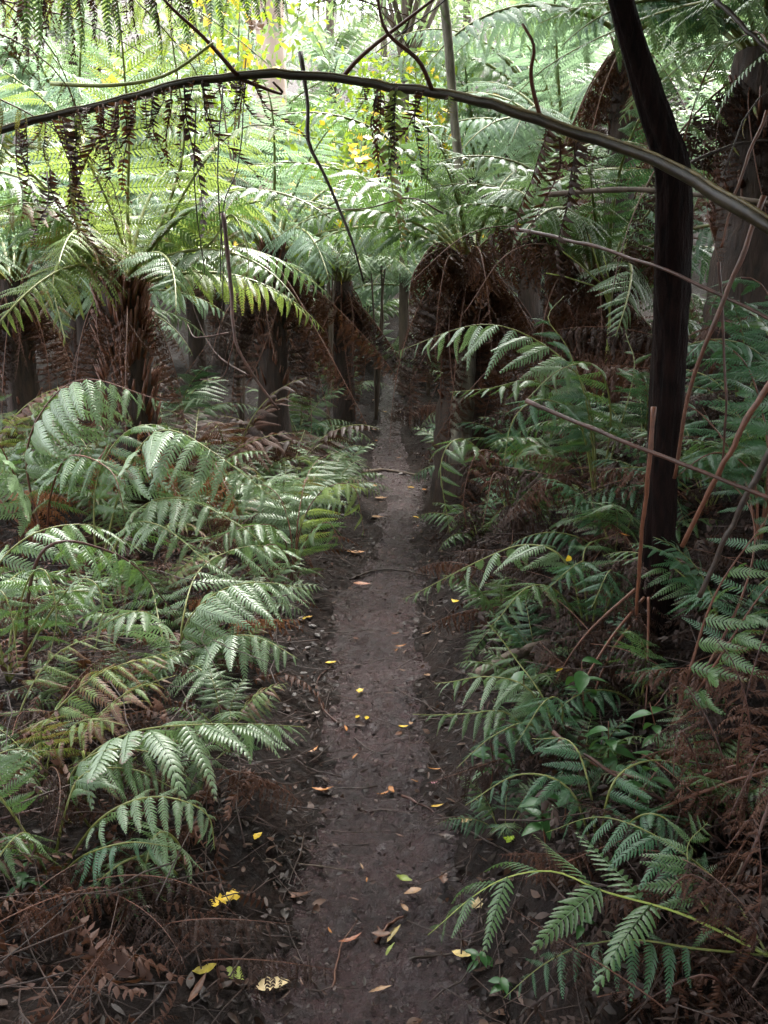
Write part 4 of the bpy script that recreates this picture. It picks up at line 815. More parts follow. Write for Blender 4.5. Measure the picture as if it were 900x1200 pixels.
# ------------------------------------------------------------------ right-hand ferns
fern(gpt(695, 560, 3.95), 'fern with a long comb-like frond arching left over the path edge', [
    ([(700, 600, 3.95), (690, 470, 4.0), (650, 412, 4.1), (570, 382, 4.2), (462, 412, 4.3)], 0.34, dict(n=18, droop=24, mat='pale')),
    ([(700, 600, 3.95), (680, 490, 4.0), (630, 445, 4.0), (570, 455, 3.95), (525, 462, 3.95)], 0.26, dict(n=15)),
    ([(700, 600, 3.95), (690, 480, 3.9), (665, 410, 3.9), (640, 375, 3.95), (660, 350, 4.0)], 0.24, dict(n=14, mat='blue')),
    ([(700, 600, 3.95), (680, 500, 3.85), (640, 470, 3.7), (605, 490, 3.65), (590, 545, 3.6)], 0.24, dict(n=14, mat='blue')),
    ([(700, 600, 3.95), (715, 500, 3.9), (700, 430, 3.8), (660, 430, 3.7), (620, 470, 3.6)], 0.22, dict(n=14)),
    ([(700, 600, 3.95), (720, 520, 4.0), (745, 430, 4.1), (735, 390, 4.2)], 0.2, dict(n=12, gap=0.3))], mat='lush', r0=0.007)
fern(gpt(600, 610, 4.4), 'bright drooping fern at the right path edge below the pale trunk', [
    ([(600, 620, 4.4), (575, 545, 4.4), (540, 515, 4.35), (517, 545, 4.25), (525, 625, 4.2)], 0.20, dict(n=16, mat='lush')),
    ([(600, 620, 4.4), (590, 545, 4.35), (560, 530, 4.3), (545, 575, 4.2), (550, 620, 4.2)], 0.17, dict(n=14, mat='dead', tpl='dead', stem='stem_b')),
    ([(600, 620, 4.4), (605, 545, 4.4), (630, 520, 4.4), (660, 545, 4.3)], 0.20, dict(n=13)),
    ([(600, 620, 4.4), (590, 560, 4.2), (575, 560, 4.1), (565, 620, 4.0)], 0.15, dict(n=12, mat='dead', tpl='dead', stem='stem_b'))], mat='lush', r0=0.006)
fern(gpt(690, 750, 3.2), 'green fern on the right bank with a frond pointing at the path', [
    ([(690, 760, 3.2), (665, 665, 3.2), (620, 640, 3.3), (560, 658, 3.4), (472, 700, 3.5)], 0.22, dict(n=17, mat='pale')),
    ([(690, 760, 3.2), (685, 680, 3.2), (690, 640, 3.25), (725, 622, 3.35)], 0.18, dict(n=13)),
    ([(690, 760, 3.2), (660, 700, 3.1), (620, 690, 3.0), (570, 730, 2.9)], 0.20, dict(n=14)),
    ([(690, 760, 3.2), (700, 690, 3.1), (680, 660, 3.0), (640, 690, 2.9)], 0.20, dict(n=14, mat='blue')),
    ([(690, 760, 3.2), (720, 690, 3.0), (715, 670, 2.9), (690, 710, 2.8)], 0.20, dict(n=14, mat='blue'))], mat='lush', r0=0.006)
fern(gpt(650, 890, 2.5), 'dark green low fern spreading to the path on the right', [
    ([(650, 900, 2.5), (625, 815, 2.5), (570, 790, 2.55), (505, 800, 2.6)], 0.17, dict(n=15, mat='pale')),
    ([(650, 900, 2.5), (600, 840, 2.45), (545, 835, 2.45), (485, 835, 2.45)], 0.14, dict(n=14)),
    ([(650, 900, 2.5), (640, 830, 2.5), (600, 760, 2.7), (570, 730, 2.8)], 0.14, dict(n=14, tpl='wide')),
    ([(650, 900, 2.5), (620, 850, 2.35), (580, 860, 2.25), (540, 900, 2.2)], 0.14, dict(n=13, mat='blue')),
    ([(650, 900, 2.5), (660, 830, 2.4), (640, 820, 2.3), (600, 870, 2.2)], 0.15, dict(n=13, mat='blue'))], mat='lush')
fern(gpt(790, 850, 2.3), 'fern with widely spaced leaflets at the right edge in front of the bare trunk', [
    ([(785, 860, 2.3), (815, 770, 2.3), (845, 680, 2.3), (905, 595, 2.3)], 0.20, dict(n=12, s0=0.15, tpl='wide')),
    ([(785, 860, 2.3), (850, 760, 2.25), (900, 690, 2.2), (960, 650, 2.15)], 0.18, dict(n=12, s0=0.2, tpl='wide')),
    ([(785, 860, 2.3), (870, 700, 2.5), (880, 610, 2.7), (840, 560, 2.9), (800, 575, 3.0)], 0.18, dict(n=14, mat='blue'))], mat='lush', stem='stem_b', r0=0.006)
fern(gpt(840, 1110, 1.5), 'nearest fern lying low at the bottom right with a pale yellow-green stem', [
    ([(900, 1120, 1.46), (800, 1073, 1.5), (710, 1045, 1.54), (655, 1020, 1.56), (600, 1025, 1.56), (550, 1052, 1.55), (495, 1098, 1.55)], 0.24, dict(n=7, s0=0.15, stem='stem_y', r0=0.0032, tpl='wide', droop=4, fwd0=30)),
    ([(900, 1120, 1.46), (840, 1075, 1.5), (810, 1030, 1.56), (800, 990, 1.62), (830, 965, 1.66)], 0.12, dict(n=14, s0=0.3, stem='stem_g', r0=0.003, tpl='wide')),
    ([(900, 1120, 1.46), (820, 1110, 1.46), (740, 1105, 1.45), (660, 1125, 1.44), (590, 1160, 1.43)], 0.11, dict(n=16, s0=0.3, stem='stem_g', r0=0.003, tpl='wide', mat='blue')),
    ([(900, 1120, 1.46), (850, 1040, 1.55), (780, 985, 1.65), (700, 960, 1.75), (640, 975, 1.8)], 0.13, dict(n=15, s0=0.3, stem='stem_g', r0=0.003, tpl='wide', mat='blue'))], mat='lush')
fern(gpt(690, 1000, 1.95), 'low dark fern between the shiny seedlings on the right bank', [
    ([(700, 1010, 1.95), (670, 930, 1.95), (610, 910, 2.0), (550, 940, 2.0)], 0.13, dict(n=15)),
    ([(700, 1010, 1.95), (720, 920, 1.95), (770, 890, 2.0), (830, 910, 2.0)], 0.13, dict(n=15)),
    ([(700, 1010, 1.95), (690, 920, 2.0), (670, 870, 2.1), (620, 860, 2.2)], 0.13, dict(n=15)),
    ([(700, 1010, 1.95), (740, 960, 1.85), (780, 960, 1.8), (820, 1000, 1.75)], 0.12, dict(n=14))], mat='blue')
fern(gpt(880, 590, 2.9), 'shaded blue-green fern behind the long red-brown stalk at the right edge', [
    ([(890, 640, 2.9), (880, 560, 2.9), (840, 530, 2.9), (790, 560, 2.85)], 0.20, dict(n=14)),
    ([(890, 640, 2.9), (900, 520, 2.9), (880, 430, 3.0), (830, 400, 3.1), (800, 420, 3.1)], 0.24, dict(n=15)),
    ([(890, 640, 2.9), (870, 560, 3.1), (820, 480, 3.3), (760, 480, 3.4)], 0.2, dict(n=13)),
    ([(890, 640, 2.9), (920, 480, 2.8), (900, 350, 2.9), (860, 330, 3.0), (830, 370, 3.1)], 0.24, dict(n=15))], mat='blue', stem='stem_b', r0=0.006)
for i, (px, Y, L, m_, lab) in enumerate([(640, 5.2, 0.85, 'blue', 'shaded fern under the collapsed brown skirt'), (740, 4.2, 0.8, 'blue', 'dark fern behind the base of the bare trunk'), (560, 5.2, 0.5, 'lush', 'little fern at the foot of the pale lichen trunk'), (820, 3.4, 0.7, 'blue', 'dark fern right of the bare trunk base'), (860, 2.0, 0.40, 'lush', 'small fern among seedlings near the right edge'), (600, 2.15, 0.22, 'blue', 'tiny soft fern by the path above the nearest fern'), (900, 3.8, 0.9, 'blue', 'fern cut by the right picture edge halfway down'), (590, 3.6, 0.45, 'lush', 'small fern beside the path below the drooping bright fern'), (760, 2.6, 0.5, 'blue', 'dark fern at the very foot of the bare trunk'), (680, 4.7, 0.8, 'lush', 'fern behind the long comb-like frond'), (850, 2.7, 0.6, 'blue', 'shaded fern beneath the thick sloping dark stalk'), (630, 2.9, 0.4, 'lush', 'small fern above the grey-brown log end'), (800, 5.6, 1.1, 'lush', 'tall fern behind the bare trunk'), (650, 4.2, 0.6, 'lush', 'fern between the drooping bright fern and the bare trunk'), (720, 3.5, 0.6, 'blue', 'fern just left of the snapped upright stalk'), (620, 6.0, 0.8, 'blue', 'fern at the right foot of the thick dead skirt'), (880, 3.2, 0.7, 'lush', 'fern at the right edge among the sloping stalks'), (700, 2.3, 0.35, 'blue', 'small fern beside the downhill red-brown stalk')]):
    p = gpt(px, 700, Y); root = thing('fern', p, lab, 'fern'); rosette(root, 0.0, 9, SMALL, L, mix(m_, m_, 'lush'), tilt=0.25)
for side, lab, grp, spots_, ks in (('r', 'dark green fern covering the steep right bank', 'ferns covering the right bank', [(0.95, 5.2), (1.7, 4.0), (1.25, 3.6), (2.0, 5.0), (1.9, 3.1), (0.62, 3.1), (0.7, 7.6), (1.0, 8.6)], ('blue', 'lush', 'blue')),
                                   ('l', 'green fern filling the fern bed left of the path', 'ferns filling the left bed', [(-0.75, 5.9), (-1.3, 5.4), (-0.5, 6.7), (-1.1, 6.4), (-2.3, 5.6), (-0.6, 7.6), (-1.5, 7.2)], ('lush', 'pale', 'pale', 'lush', 'varieg'))):
    for k, (xx, Y) in enumerate(spots_):
        root = thing('fern', (xx, Y, float(ground_z(xx, Y))), lab, 'fern', grp); rosette(root, 0.0, 8, SMALL, random.uniform(0.5, 0.75) * (0.8 if abs(xx) < 0.7 else 1), mix(*ks), tilt=0.3)
# bare yellow stalks
p = gpt(710, 400, 5.4); root = thing('stripped_fern', p, 'tuft of bare yellow fern stalks above the collapsed brown skirt', 'fern')
for pts in ([(715, 360, 5.4), (690, 320, 5.3), (660, 295, 5.2)], [(715, 360, 5.4), (700, 310, 5.3), (690, 275, 5.2)], [(715, 360, 5.4), (712, 320, 5.4), (705, 290, 5.4)], [(715, 360, 5.4), (725, 320, 5.4), (735, 280, 5.4)], [(715, 360, 5.4), (680, 330, 5.2), (640, 320, 5.1)]):
    Q = catmull([p] + [at(*q) for q in pts], 12) - p; V, F = tube(Q, np.linspace(0.008, 0.004, 12), 5); obj('stalk', mesh('stalk', V, F, [M['stem_y']]), root)

# ------------------------------------------------------------------ dead fronds
r3 = random.Random(12)
def dead_clump(px, py, n, L, mats, label, rad=0.25, lift=(0.02, 0.16)):
    p = on_ground(px, py); root = thing('dead_fern', p, label, 'dead fern')
    for i in range(n):
        dx, dy = r3.uniform(-rad, rad), r3.uniform(-rad, rad)
        z = float(surf_z(p[0] + dx, p[1] + dy)) - p[2] + r3.uniform(*lift)
        o = obj('dead_frond', LITTERF[r3.randrange(3)], root, (dx, dy, z), [M[r3.choice(mats)], M['stem_b']])
        k = L * r3.uniform(0.6, 1.2); o.scale = (k, k * r3.uniform(0.8, 1.1), k); o.rotation_euler = (r3.uniform(-.25, .25), r3.uniform(-.4, .4), r3.uniform(0, 6.28))
D1, D2, D3 = ['dead', 'dead', 'deaddark'], ['dead', 'deaddark', 'deaddark'], ['dead', 'deadorange', 'deaddark']
for a_ in [(40, 905, 6, 0.42, D1, 'brown dead fern under the speckled browned fronds'), (150, 930, 6, 0.4, D1, 'brown dead fern under the glossy near left fern'), (30, 1000, 6, 0.42, D2, 'brown dead fern at the left edge below the level olive stalk'), (120, 1060, 5, 0.36, D1, 'brown dead fern beside the drooping grey-green frond'), (40, 1130, 6, 0.38, D2, 'brown dead fern heaped at the lower left edge'), (150, 1170, 5, 0.36, D2, 'brown dead fern at the bottom left of the dull yellow leaf'),
           (680, 800, 6, 0.5, D2, 'dark dead fern below the bare trunk beside the large-leaved seedling'), (760, 860, 6, 0.5, D2, 'dark dead fern around the tall shiny seedling'), (850, 880, 6, 0.5, D1, 'brown dead fern at the right edge above the brown stalks'), (700, 960, 5, 0.4, D2, 'dark dead fern under the downhill red-brown stalk'), (800, 1010, 6, 0.42, D2, 'brown dead fern behind the nearest fern stem'), (870, 1070, 6, 0.42, D3, 'rusty dead fern at the right edge beside the curved orange stalk'), (720, 1140, 6, 0.36, D2, 'brown dead fern under the nearest fern at the bottom'), (820, 1170, 6, 0.4, D2, 'dark dead fern heaped at the bottom right'),
           (640, 640, 5, 0.6, D2, 'dark dead fern behind the bank fern below the drooping bright fern'), (680, 620, 6, 0.7, D2, 'dark dead fern left of the snapped upright stalk'), (760, 640, 5, 0.7, D2, 'dark dead fern behind the bare trunk foot'), (840, 620, 6, 0.7, D2, 'dark dead fern beneath the sloping stalks at the right edge'), (640, 560, 6, 0.8, D2, 'dark dead fern below the collapsed brown skirt'), (615, 590, 6, 0.6, D1, 'brown dead fern at the path edge below the pale trunk'), (720, 560, 7, 0.8, D1, 'brown dead fern sloping behind the long comb-like frond'), (820, 540, 7, 0.8, D2, 'dark dead fern right of the bare trunk halfway up'), (880, 760, 6, 0.5, D1, 'brown dead fern at the right edge below the wide-spaced fern'), (640, 700, 8, 0.6, D1, 'brown dead fern under the bank fern pointing at the path'), (720, 700, 8, 0.6, D1, 'brown dead fern between the bank fern and the bare trunk'), (830, 700, 8, 0.6, D2, 'dark dead fern right of the bare trunk foot'), (660, 500, 8, 0.9, D1, 'brown dead fern high on the bank under the comb-like frond'), (780, 470, 8, 0.9, D2, 'dark dead fern high on the bank behind the bare trunk'), (860, 450, 8, 0.9, D1, 'brown dead fern high on the bank at the right edge'), (560, 480, 7, 0.9, D1, 'brown dead fern at the foot of the thick dead skirt'),
           (40, 640, 5, 0.6, D3, 'rusty dead fern under the tall left-edge fern'), (150, 660, 5, 0.6, D1, 'brown dead fern under the pale silvery fern'), (225, 720, 5, 0.45, D3, 'rusty dead fern inside the layered left fern'), (270, 660, 5, 0.45, D1, 'brown dead fern behind the bright path-edge fern'), (90, 800, 5, 0.5, D1, 'brown dead fern behind the speckled browned fronds')]:
    dead_clump(*a_, rad=0.28 if a_[1] > 580 else 0.5, lift=(0.02, 0.16) if a_[1] > 850 else (0.05, 0.3))
rt = thing('dead_fern', gpt(870, 1000, 1.95), 'upright curled brown dead fern at the right edge', 'dead fern')
for pts in ([(860, 1010, 1.95), (850, 900, 1.95), (800, 800, 2.0), (770, 830, 2.0)], [(860, 1010, 1.95), (870, 850, 1.9), (895, 740, 1.9), (930, 700, 1.9)], [(860, 1010, 1.95), (820, 900, 1.9), (800, 860, 1.85), (790, 920, 1.8)], [(860, 1010, 1.95), (880, 900, 1.85), (860, 780, 1.85), (840, 740, 1.85)], [(860, 1010, 1.95), (900, 930, 1.8), (890, 880, 1.75), (860, 960, 1.7)]):
    hero(rt, pts, 0.12, 13, 0.3, 'dead', 'stem_r', 'dead', 55, 0.005, name='dead_frond', wscale=0.7)
rt = thing('dead_fern', gpt(870, 1180, 1.55), 'rusty dead fern drooping in the bottom right corner', 'dead fern')
for pts in ([(870, 1200, 1.5), (860, 1080, 1.5), (820, 1030, 1.5), (780, 1060, 1.5)], [(870, 1200, 1.5), (890, 1060, 1.45), (880, 960, 1.45), (850, 1000, 1.45)], [(870, 1200, 1.5), (820, 1120, 1.5), (740, 1110, 1.55), (640, 1160, 1.6)], [(870, 1200, 1.5), (840, 1150, 1.4), (790, 1160, 1.4), (700, 1200, 1.4)]):
    hero(rt, pts, 0.11, 13, 0.25, 'dead', 'stem_r', 'dead', 45, 0.004, name='dead_frond', wscale=0.8)
rt = thing('dead_fern', gpt(690, 880, 2.5), 'drooping brown dead fern beneath the bare trunk', 'dead fern')
for pts in ([(750, 720, 2.75), (720, 760, 2.65), (690, 830, 2.55), (670, 890, 2.5)], [(755, 700, 2.75), (700, 770, 2.6), (660, 830, 2.55), (630, 880, 2.5)], [(760, 700, 2.75), (760, 780, 2.6), (750, 850, 2.5), (740, 900, 2.45)], [(745, 690, 2.75), (690, 740, 2.7), (650, 800, 2.65)]):
    hero(rt, pts, 0.15, 14, 0.05, 'deaddark', 'stem_b', 'dead', 40, 0.006, name='dead_frond')
rt = thing('dead_fern', gpt(90, 600, 5.0), 'curtain of brown dead fronds at the foot of the fibrous left trunk', 'dead fern')
for pts in ([(130, 520, 5.1), (110, 550, 4.9), (100, 600, 4.8)], [(170, 500, 5.3), (200, 560, 5.0), (215, 610, 4.8)], [(60, 560, 5.0), (40, 600, 4.8), (20, 640, 4.6)], [(250, 540, 5.2), (270, 580, 5.0), (280, 620, 4.9)]):
    hero(rt, pts, 0.25, 13, 0.0, 'deadorange', 'stem_b', 'dead', 40, 0.006, name='dead_frond')

# ------------------------------------------------------------------ sticks and stalks
for nm, pts, r, mt, lab in [
    ('fallen_stalk', [(618, 470, 2.5), (700, 505, 2.3), (800, 545, 2.1), (920, 590, 1.9)], 0.009, 'stem_r', 'long straight red-brown stalk slanting across the right side before the bare trunk'),
    ('fallen_stalk', [(600, 268, 3.3), (700, 290, 3.0), (800, 325, 2.7), (920, 385, 2.4)], 0.009, 'stem_r', 'red-brown stalk slanting behind the bare trunk below the arching stem'),
    ('fallen_stalk', [(640, 228, 3.4), (740, 222, 3.2), (830, 230, 3.0), (920, 240, 2.8)], 0.013, 'greybark', 'grey-brown pole lying level under the arching stem by the bare trunk'),
    ('snapped_stalk', [(766, 476, 2.55), (760, 550, 2.55), (750, 640, 2.6), (745, 720, 2.65)], 0.010, 'stem_b', 'upright snapped red-brown stalk leaning on the bare trunk'),
    ('dead_stalk', [(843, 308, 2.7), (848, 400, 2.7), (850, 490, 2.7), (845, 560, 2.75)], 0.006, 'stem_r', 'thin pale upright stalk right of the bare trunk'),
    ('dead_stalk', [(895, 230, 2.5), (850, 350, 2.5), (810, 450, 2.55), (790, 560, 2.6)], 0.010, 'stem_b', 'brown stalk sloping down right of the bare trunk'),
    ('dead_stalk', [(920, 420, 2.3), (860, 520, 2.35), (800, 640, 2.45)], 0.012, 'stem_b', 'thick dark stalk sloping at the right edge halfway down'),
    ('dead_stalk', [(920, 500, 2.2), (870, 590, 2.25), (820, 700, 2.3)], 0.012, 'stem_d', 'dark stalk below the thick sloping one at the right edge'),
    ('dead_stalk', [(900, 130, 2.7), (870, 200, 2.7), (845, 290, 2.7)], 0.007, 'stem_b', 'bent brown stalk in the top right corner'),
    ('dead_stalk', [(840, 0, 2.5), (880, 40, 2.4), (930, 90, 2.3)], 0.009, 'stem_d', 'dark bough slanting across the top right corner'),
    ('dead_stalk', [(810, 190, 3), (860, 170, 3), (930, 160, 3)], 0.007, 'stem_d', 'thin dark bough right of the bare trunk kink'),
    ('fallen_stalk', [(648, 858, 2.2), (700, 895, 2.05), (780, 940, 1.95), (860, 998, 1.85)], 0.007, 'stem_r', 'red-brown stalk lying downhill on the right bank among seedlings'),
    ('fallen_stalk', [(655, 870, 2.2), (720, 905, 2.1), (800, 915, 2.0), (910, 880, 1.95)], 0.007, 'stem_b', 'brown stalk lying across the right bank above the downhill one'),
    ('fallen_stalk', [(770, 950, 1.9), (830, 925, 1.9), (910, 900, 1.85)], 0.006, 'stem_b', 'short brown stalk pointing to the right edge among seedlings'),
    ('fallen_log', [(560, 790, 2.95), (600, 770, 3.0), (645, 752, 3.1)], 0.032, 'greybark', 'short grey-brown log end poking out of the right bank'),
    ('dead_stalk', [(905, 930, 1.7), (880, 1000, 1.65), (850, 1060, 1.65), (825, 1080, 1.65)], 0.005, 'stem_r', 'curved orange-brown stalk over the nearest fern'),
    ('dead_stalk', [(640, 1130, 1.72), (700, 1090, 1.7), (800, 1060, 1.7), (905, 1020, 1.68)], 0.005, 'stem_r', 'thin brown stalk crossing beneath the nearest fern'),
    ('dead_stalk', [(820, 1200, 1.5), (822, 1140, 1.5), (850, 1050, 1.55), (870, 1010, 1.55)], 0.003, 'greybark', 'thin grey twig rising at the bottom right'),
    ('fern_stalk', [(20, 900, 2.2), (60, 940, 2.15), (105, 990, 2.15)], 0.007, 'stem_g', 'olive fern stalk slanting down in the left tangle'),
    ('fern_stalk', [(0, 975, 2.1), (50, 985, 2.1), (110, 1005, 2.1)], 0.006, 'stem_g', 'olive fern stalk lying nearly level at the left edge'),
    ('fern_stalk', [(98, 880, 2.3), (108, 940, 2.25), (122, 990, 2.2)], 0.005, 'stem_y', 'upright pale green stalk in the left tangle'),
    ('dead_stalk', [(0, 1108, 1.75), (25, 1030, 1.8), (45, 985, 1.85)], 0.005, 'stem_r', 'straight brown stalk leaning up at the lower left edge'),
    ('dead_stalk', [(20, 1200, 1.6), (60, 1100, 1.7), (85, 1060, 1.75)], 0.006, 'stem_r', 'red-brown stalk leaning up in the bottom left corner'),
    ('dead_stalk', [(60, 1210, 1.6), (95, 1130, 1.75), (150, 1060, 1.9), (170, 1020, 2.0)], 0.004, 'stem_r', 'thin brown stalk below the drooping grey-green frond'),
    ('dead_stalk', [(0, 1150, 1.7), (80, 1090, 1.8), (130, 1060, 1.9)], 0.004, 'stem_b', 'thin brown stalk rising rightward at the lower left edge'),
    ('dead_stalk', [(0, 960, 2.0), (100, 930, 2.1), (180, 890, 2.3), (240, 860, 2.6)], 0.005, 'stem_r', 'long reddish stalk under the glossy left fern'),
    ('dead_stalk', [(115, 1210, 1.6), (160, 1150, 1.75), (230, 1060, 1.95), (262, 1010, 2.1)], 0.004, 'stem_b', 'dark brown stalk slanting toward the yellow leaf'),
]:
    stick(nm, pts, r * 0.78, mt, lab, 'stalk' if 'stalk' in nm else 'log', taper=0.75)
def ground_stick(pts, r, mat, label, name='twig'):
    P = [on_ground(px, py, r * 0.8) for px, py in pts]; return stick(name, P, r, mat, label, 'twig', world=True, taper=0.6, k=6)
ground_stick([(472, 934), (498, 948), (526, 964)], 0.005, 'stem_r', 'tan broken twig lying on the right side of the path')
ground_stick([(526, 964), (565, 985), (610, 1008)], 0.004, 'stem_d', 'dark twig continuing from the tan one off the path')
ground_stick([(312, 1008), (350, 1014), (415, 1024)], 0.003, 'greybark', 'thin grey twig on the left half of the path')
ground_stick([(415, 866), (440, 884), (485, 888)], 0.003, 'stem_d', 'thin dark twig across the middle of the path')
ground_stick([(478, 1125), (520, 1122), (560, 1112)], 0.004, 'stem_d', 'dark twig on the path next to the pale leaf')
ground_stick([(398, 850), (378, 830), (372, 800), (388, 782)], 0.005, 'stem_r', 'curved red-brown twig at the left path edge')
ground_stick([(205, 1022), (250, 1012), (320, 1010), (350, 980)], 0.004, 'greybark', 'grey twig left of the path above the yellow leaf')
ground_stick([(390, 1160), (400, 1110), (420, 1080)], 0.003, 'stem_b', 'small brown twig pressed into the near mud')
ground_stick([(425, 556), (450, 553), (492, 560)], 0.022, 'greybark', 'tree root crossing the path at its far end', 'root')
ground_stick([(410, 680), (450, 668), (505, 676)], 0.008, 'stem_d', 'dark root crossing the path beyond the middle', 'root')
ground_stick([(440, 1105), (458, 1085), (476, 1075)], 0.005, 'stem_b', 'short brown stick beside the curled leaf on the near path')

# ------------------------------------------------------------------ fallen leaves that can be told apart
def leaf_mesh(kind, col, seed):
    r = np.random.default_rng(seed)
    if kind == 'lobed':
        k = 20; a = np.linspace(0, 2 * np.pi, k, endpoint=False); rad = (0.36 + 0.08 * np.cos(5 * a) + 0.03 * np.cos(10 * a + 1) + 0.035 * r.normal(size=k)) * (1 - 0.25 * np.cos(a - 2.0) ** 2)
        ring = np.c_[rad * np.cos(a), rad * np.sin(a), 0.10 * r.normal(size=k) * 0.5 + 0.10 * rad]; V = np.vstack([[0, 0, 0], ring * 0.5 * [1, 1, 1], ring])
        j = np.arange(k); jn = (j + 1) % k
        F = np.vstack([np.c_[np.zeros(k, int), 1 + j, 1 + jn], np.c_[1 + j, 1 + k + j, 1 + k + jn], np.c_[1 + j, 1 + k + jn, 1 + jn]])
    else:
        t = np.linspace(0, 1, 11); wv = {'lance': 0.10, 'oval': 0.22}[kind] * np.sin(np.pi * t ** 0.85) * (1 + 0.12 * r.normal(size=11)); c = r.uniform(0.1, 0.6); b = r.uniform(-0.25, 0.25)
        mid = np.c_[t - 0.5, b * (t - 0.5) ** 2 * 2, c * (t - 0.5) ** 2]; V = np.vstack([mid, mid + np.c_[0 * t, wv, wv * 0.4], mid + np.c_[0 * t, -wv, wv * 0.3]])
        q = np.arange(10); n = 11
        F4 = np.vstack([np.c_[q, q + 1, q + n + 1, q + n], np.c_[q, q + 2 * n, q + 2 * n + 1, q + 1]]); F = np.vstack([F4[:, [0, 1, 2]], F4[:, [0, 2, 3]]])
    tint = np.tile(np.array(col), (len(V), 1)) * (1 + 0.13 * r.normal(size=(len(V), 1)))
    return mesh('leaf', V, F, [M['fallen']], tint=np.clip(tint, 0.005, 0.9))
YEL, PALE, ORG, TAN, GRN, BRN = (0.62, 0.42, 0.03), (0.62, 0.48, 0.26), (0.36, 0.14, 0.03), (0.34, 0.20, 0.11), (0.22, 0.27, 0.05), (0.13, 0.06, 0.035)
def fallen(px, py, size, kind, col, label, az=None, group=None, lift=0.012, seed=0, p=None, tilt=0.12):
    q = on_ground(px, py, lift) if p is None else p
    o = obj('fallen_leaf', leaf_mesh(kind, col, seed + int(px * 7 + py)), None, Vector(q)); o.scale = (size,) * 3
    o.rotation_euler = (random.uniform(-tilt, tilt), random.uniform(-tilt, tilt), random.uniform(0, 6.28) if az is None else az); return tag(o, label, 'leaf', group)
for px, py, s, k, c, lab, az in [
    (258, 1062, 0.075, 'lobed', YEL, 'big bright yellow leaf, left one of the pair near the bottom left', 0.5), (274, 1054, 0.055, 'lobed', YEL, 'bright yellow leaf touching the bigger one near the bottom left', 1.8),
    (320, 1161, 0.085, 'oval', PALE, 'pale cream leaf at the bottom left of the path', 0.2), (275, 1148, 0.075, 'oval', GRN, 'green-yellow leaf left of the pale cream leaf', -0.5), (241, 1145, 0.06, 'oval', (0.4, 0.32, 0.05), 'dull yellow leaf with brown side at the bottom left', 0.3),
    (232, 1166, 0.09, 'lance', BRN, 'long brown leaf below the dull yellow leaf', 1.3), (560, 1064, 0.062, 'lobed', PALE, 'lobed cream leaf by the nearest fern tip', 0.2), (541, 1125, 0.055, 'oval', (0.7, 0.52, 0.2), 'pale yellow leaf at the right side of the near path', -0.3),
    (474, 1035, 0.05, 'oval', GRN, 'yellow-green leaf on the near path', -0.4), (461, 1100, 0.07, 'lance', (0.3, 0.22, 0.06), 'curled olive leaf on the near path', 1.0), (456, 1118, 0.05, 'lance', GRN, 'small green leaf under the curled olive leaf', 1.1),
    (546, 966, 0.045, 'lobed', (0.5, 0.33, 0.16), 'tan lobed leaf at the end of the tan twig', 0.2), (512, 950, 0.05, 'lance', (0.55, 0.34, 0.05), 'yellow leaf lying on the tan twig', 0.4), (378, 930, 0.075, 'lance', ORG, 'long orange-brown leaf on the left of the path', 0.1),
    (345, 1055, 0.11, 'lance', BRN, 'long dark brown leaf on the near left of the path', -0.1), (411, 1106, 0.07, 'lance', (0.28, 0.10, 0.05), 'reddish leaf on the near path', 0.5), (302, 985, 0.045, 'oval', YEL, 'yellow leaf in the twigs at the left path edge', 1.2),
    (388, 780, 0.055, 'oval', YEL, 'yellow leaf on the left path edge below the bright fern', 0.2), (370, 840, 0.05, 'oval', (0.35, 0.3, 0.27), 'whitish leaf at the left path edge', 0.9), (367, 884, 0.06, 'lance', ORG, 'orange leaf at the left path edge', 0.8),
    (417, 650, 0.13, 'oval', (0.5, 0.26, 0.13), 'pale orange leaf on the far part of the path', 0.1), (424, 687, 0.11, 'oval', (0.4, 0.2, 0.13), 'dull pink-brown leaf beyond the middle of the path', 0.1), (472, 856, 0.045, 'oval', YEL, 'small yellow leaf right of the path middle', 0.3),
    (430, 845, 0.04, 'oval', YEL, 'small yellow leaf in the path middle', 1.5), (419, 844, 0.035, 'oval', YEL, 'smaller yellow leaf beside the one in the path middle', 1.2), (422, 812, 0.045, 'lobed', YEL, 'yellow-green leaf on the left of the path middle', 0.7),
    (355, 728, 0.06, 'lobed', (0.5, 0.36, 0.06), 'yellow leaf under the bright path-edge fern', 0.2), (362, 726, 0.05, 'oval', (0.5, 0.3, 0.06), 'brownish yellow leaf beside the one under the bright fern', 0.9), (597, 988, 0.05, 'lobed', (0.35, 0.5, 0.03), 'lime green leaf above the nearest fern', 0.4),
    (508, 922, 0.03, 'oval', (0.6, 0.25, 0.3), 'tiny pink leaf on the right of the path', 0.2), (470, 760, 0.06, 'lance', ORG, 'orange leaf on the right of the path beyond the middle', 0.2), (500, 745, 0.06, 'lance', TAN, 'tan leaf at the right path edge', 0.5), (445, 1165, 0.06, 'lance', TAN, 'tan leaf pressed in the mud at the bottom', 0.4)]:
    fallen(px, py, s, k, c, lab, az)
for i in range(34):
    py = 600 + 560 * r3.random(); d = at(450, py, 1)[1]
    wv = np.interp(py, [600, 800, 1000, 1160], [38, 60, 110, 120]); px = np.interp(py, [600, 800, 1000, 1160], [462, 455, 425, 430]) + r3.uniform(-wv, wv)
    fallen(px, py, r3.uniform(0.025, 0.055), r3.choice(['lance', 'lance', 'oval']), r3.choice([BRN, BRN, ORG, BRN, (0.1, 0.07, 0.06), TAN]), 'small brown leaf pressed into the mud of the path', group='brown leaves on the path')
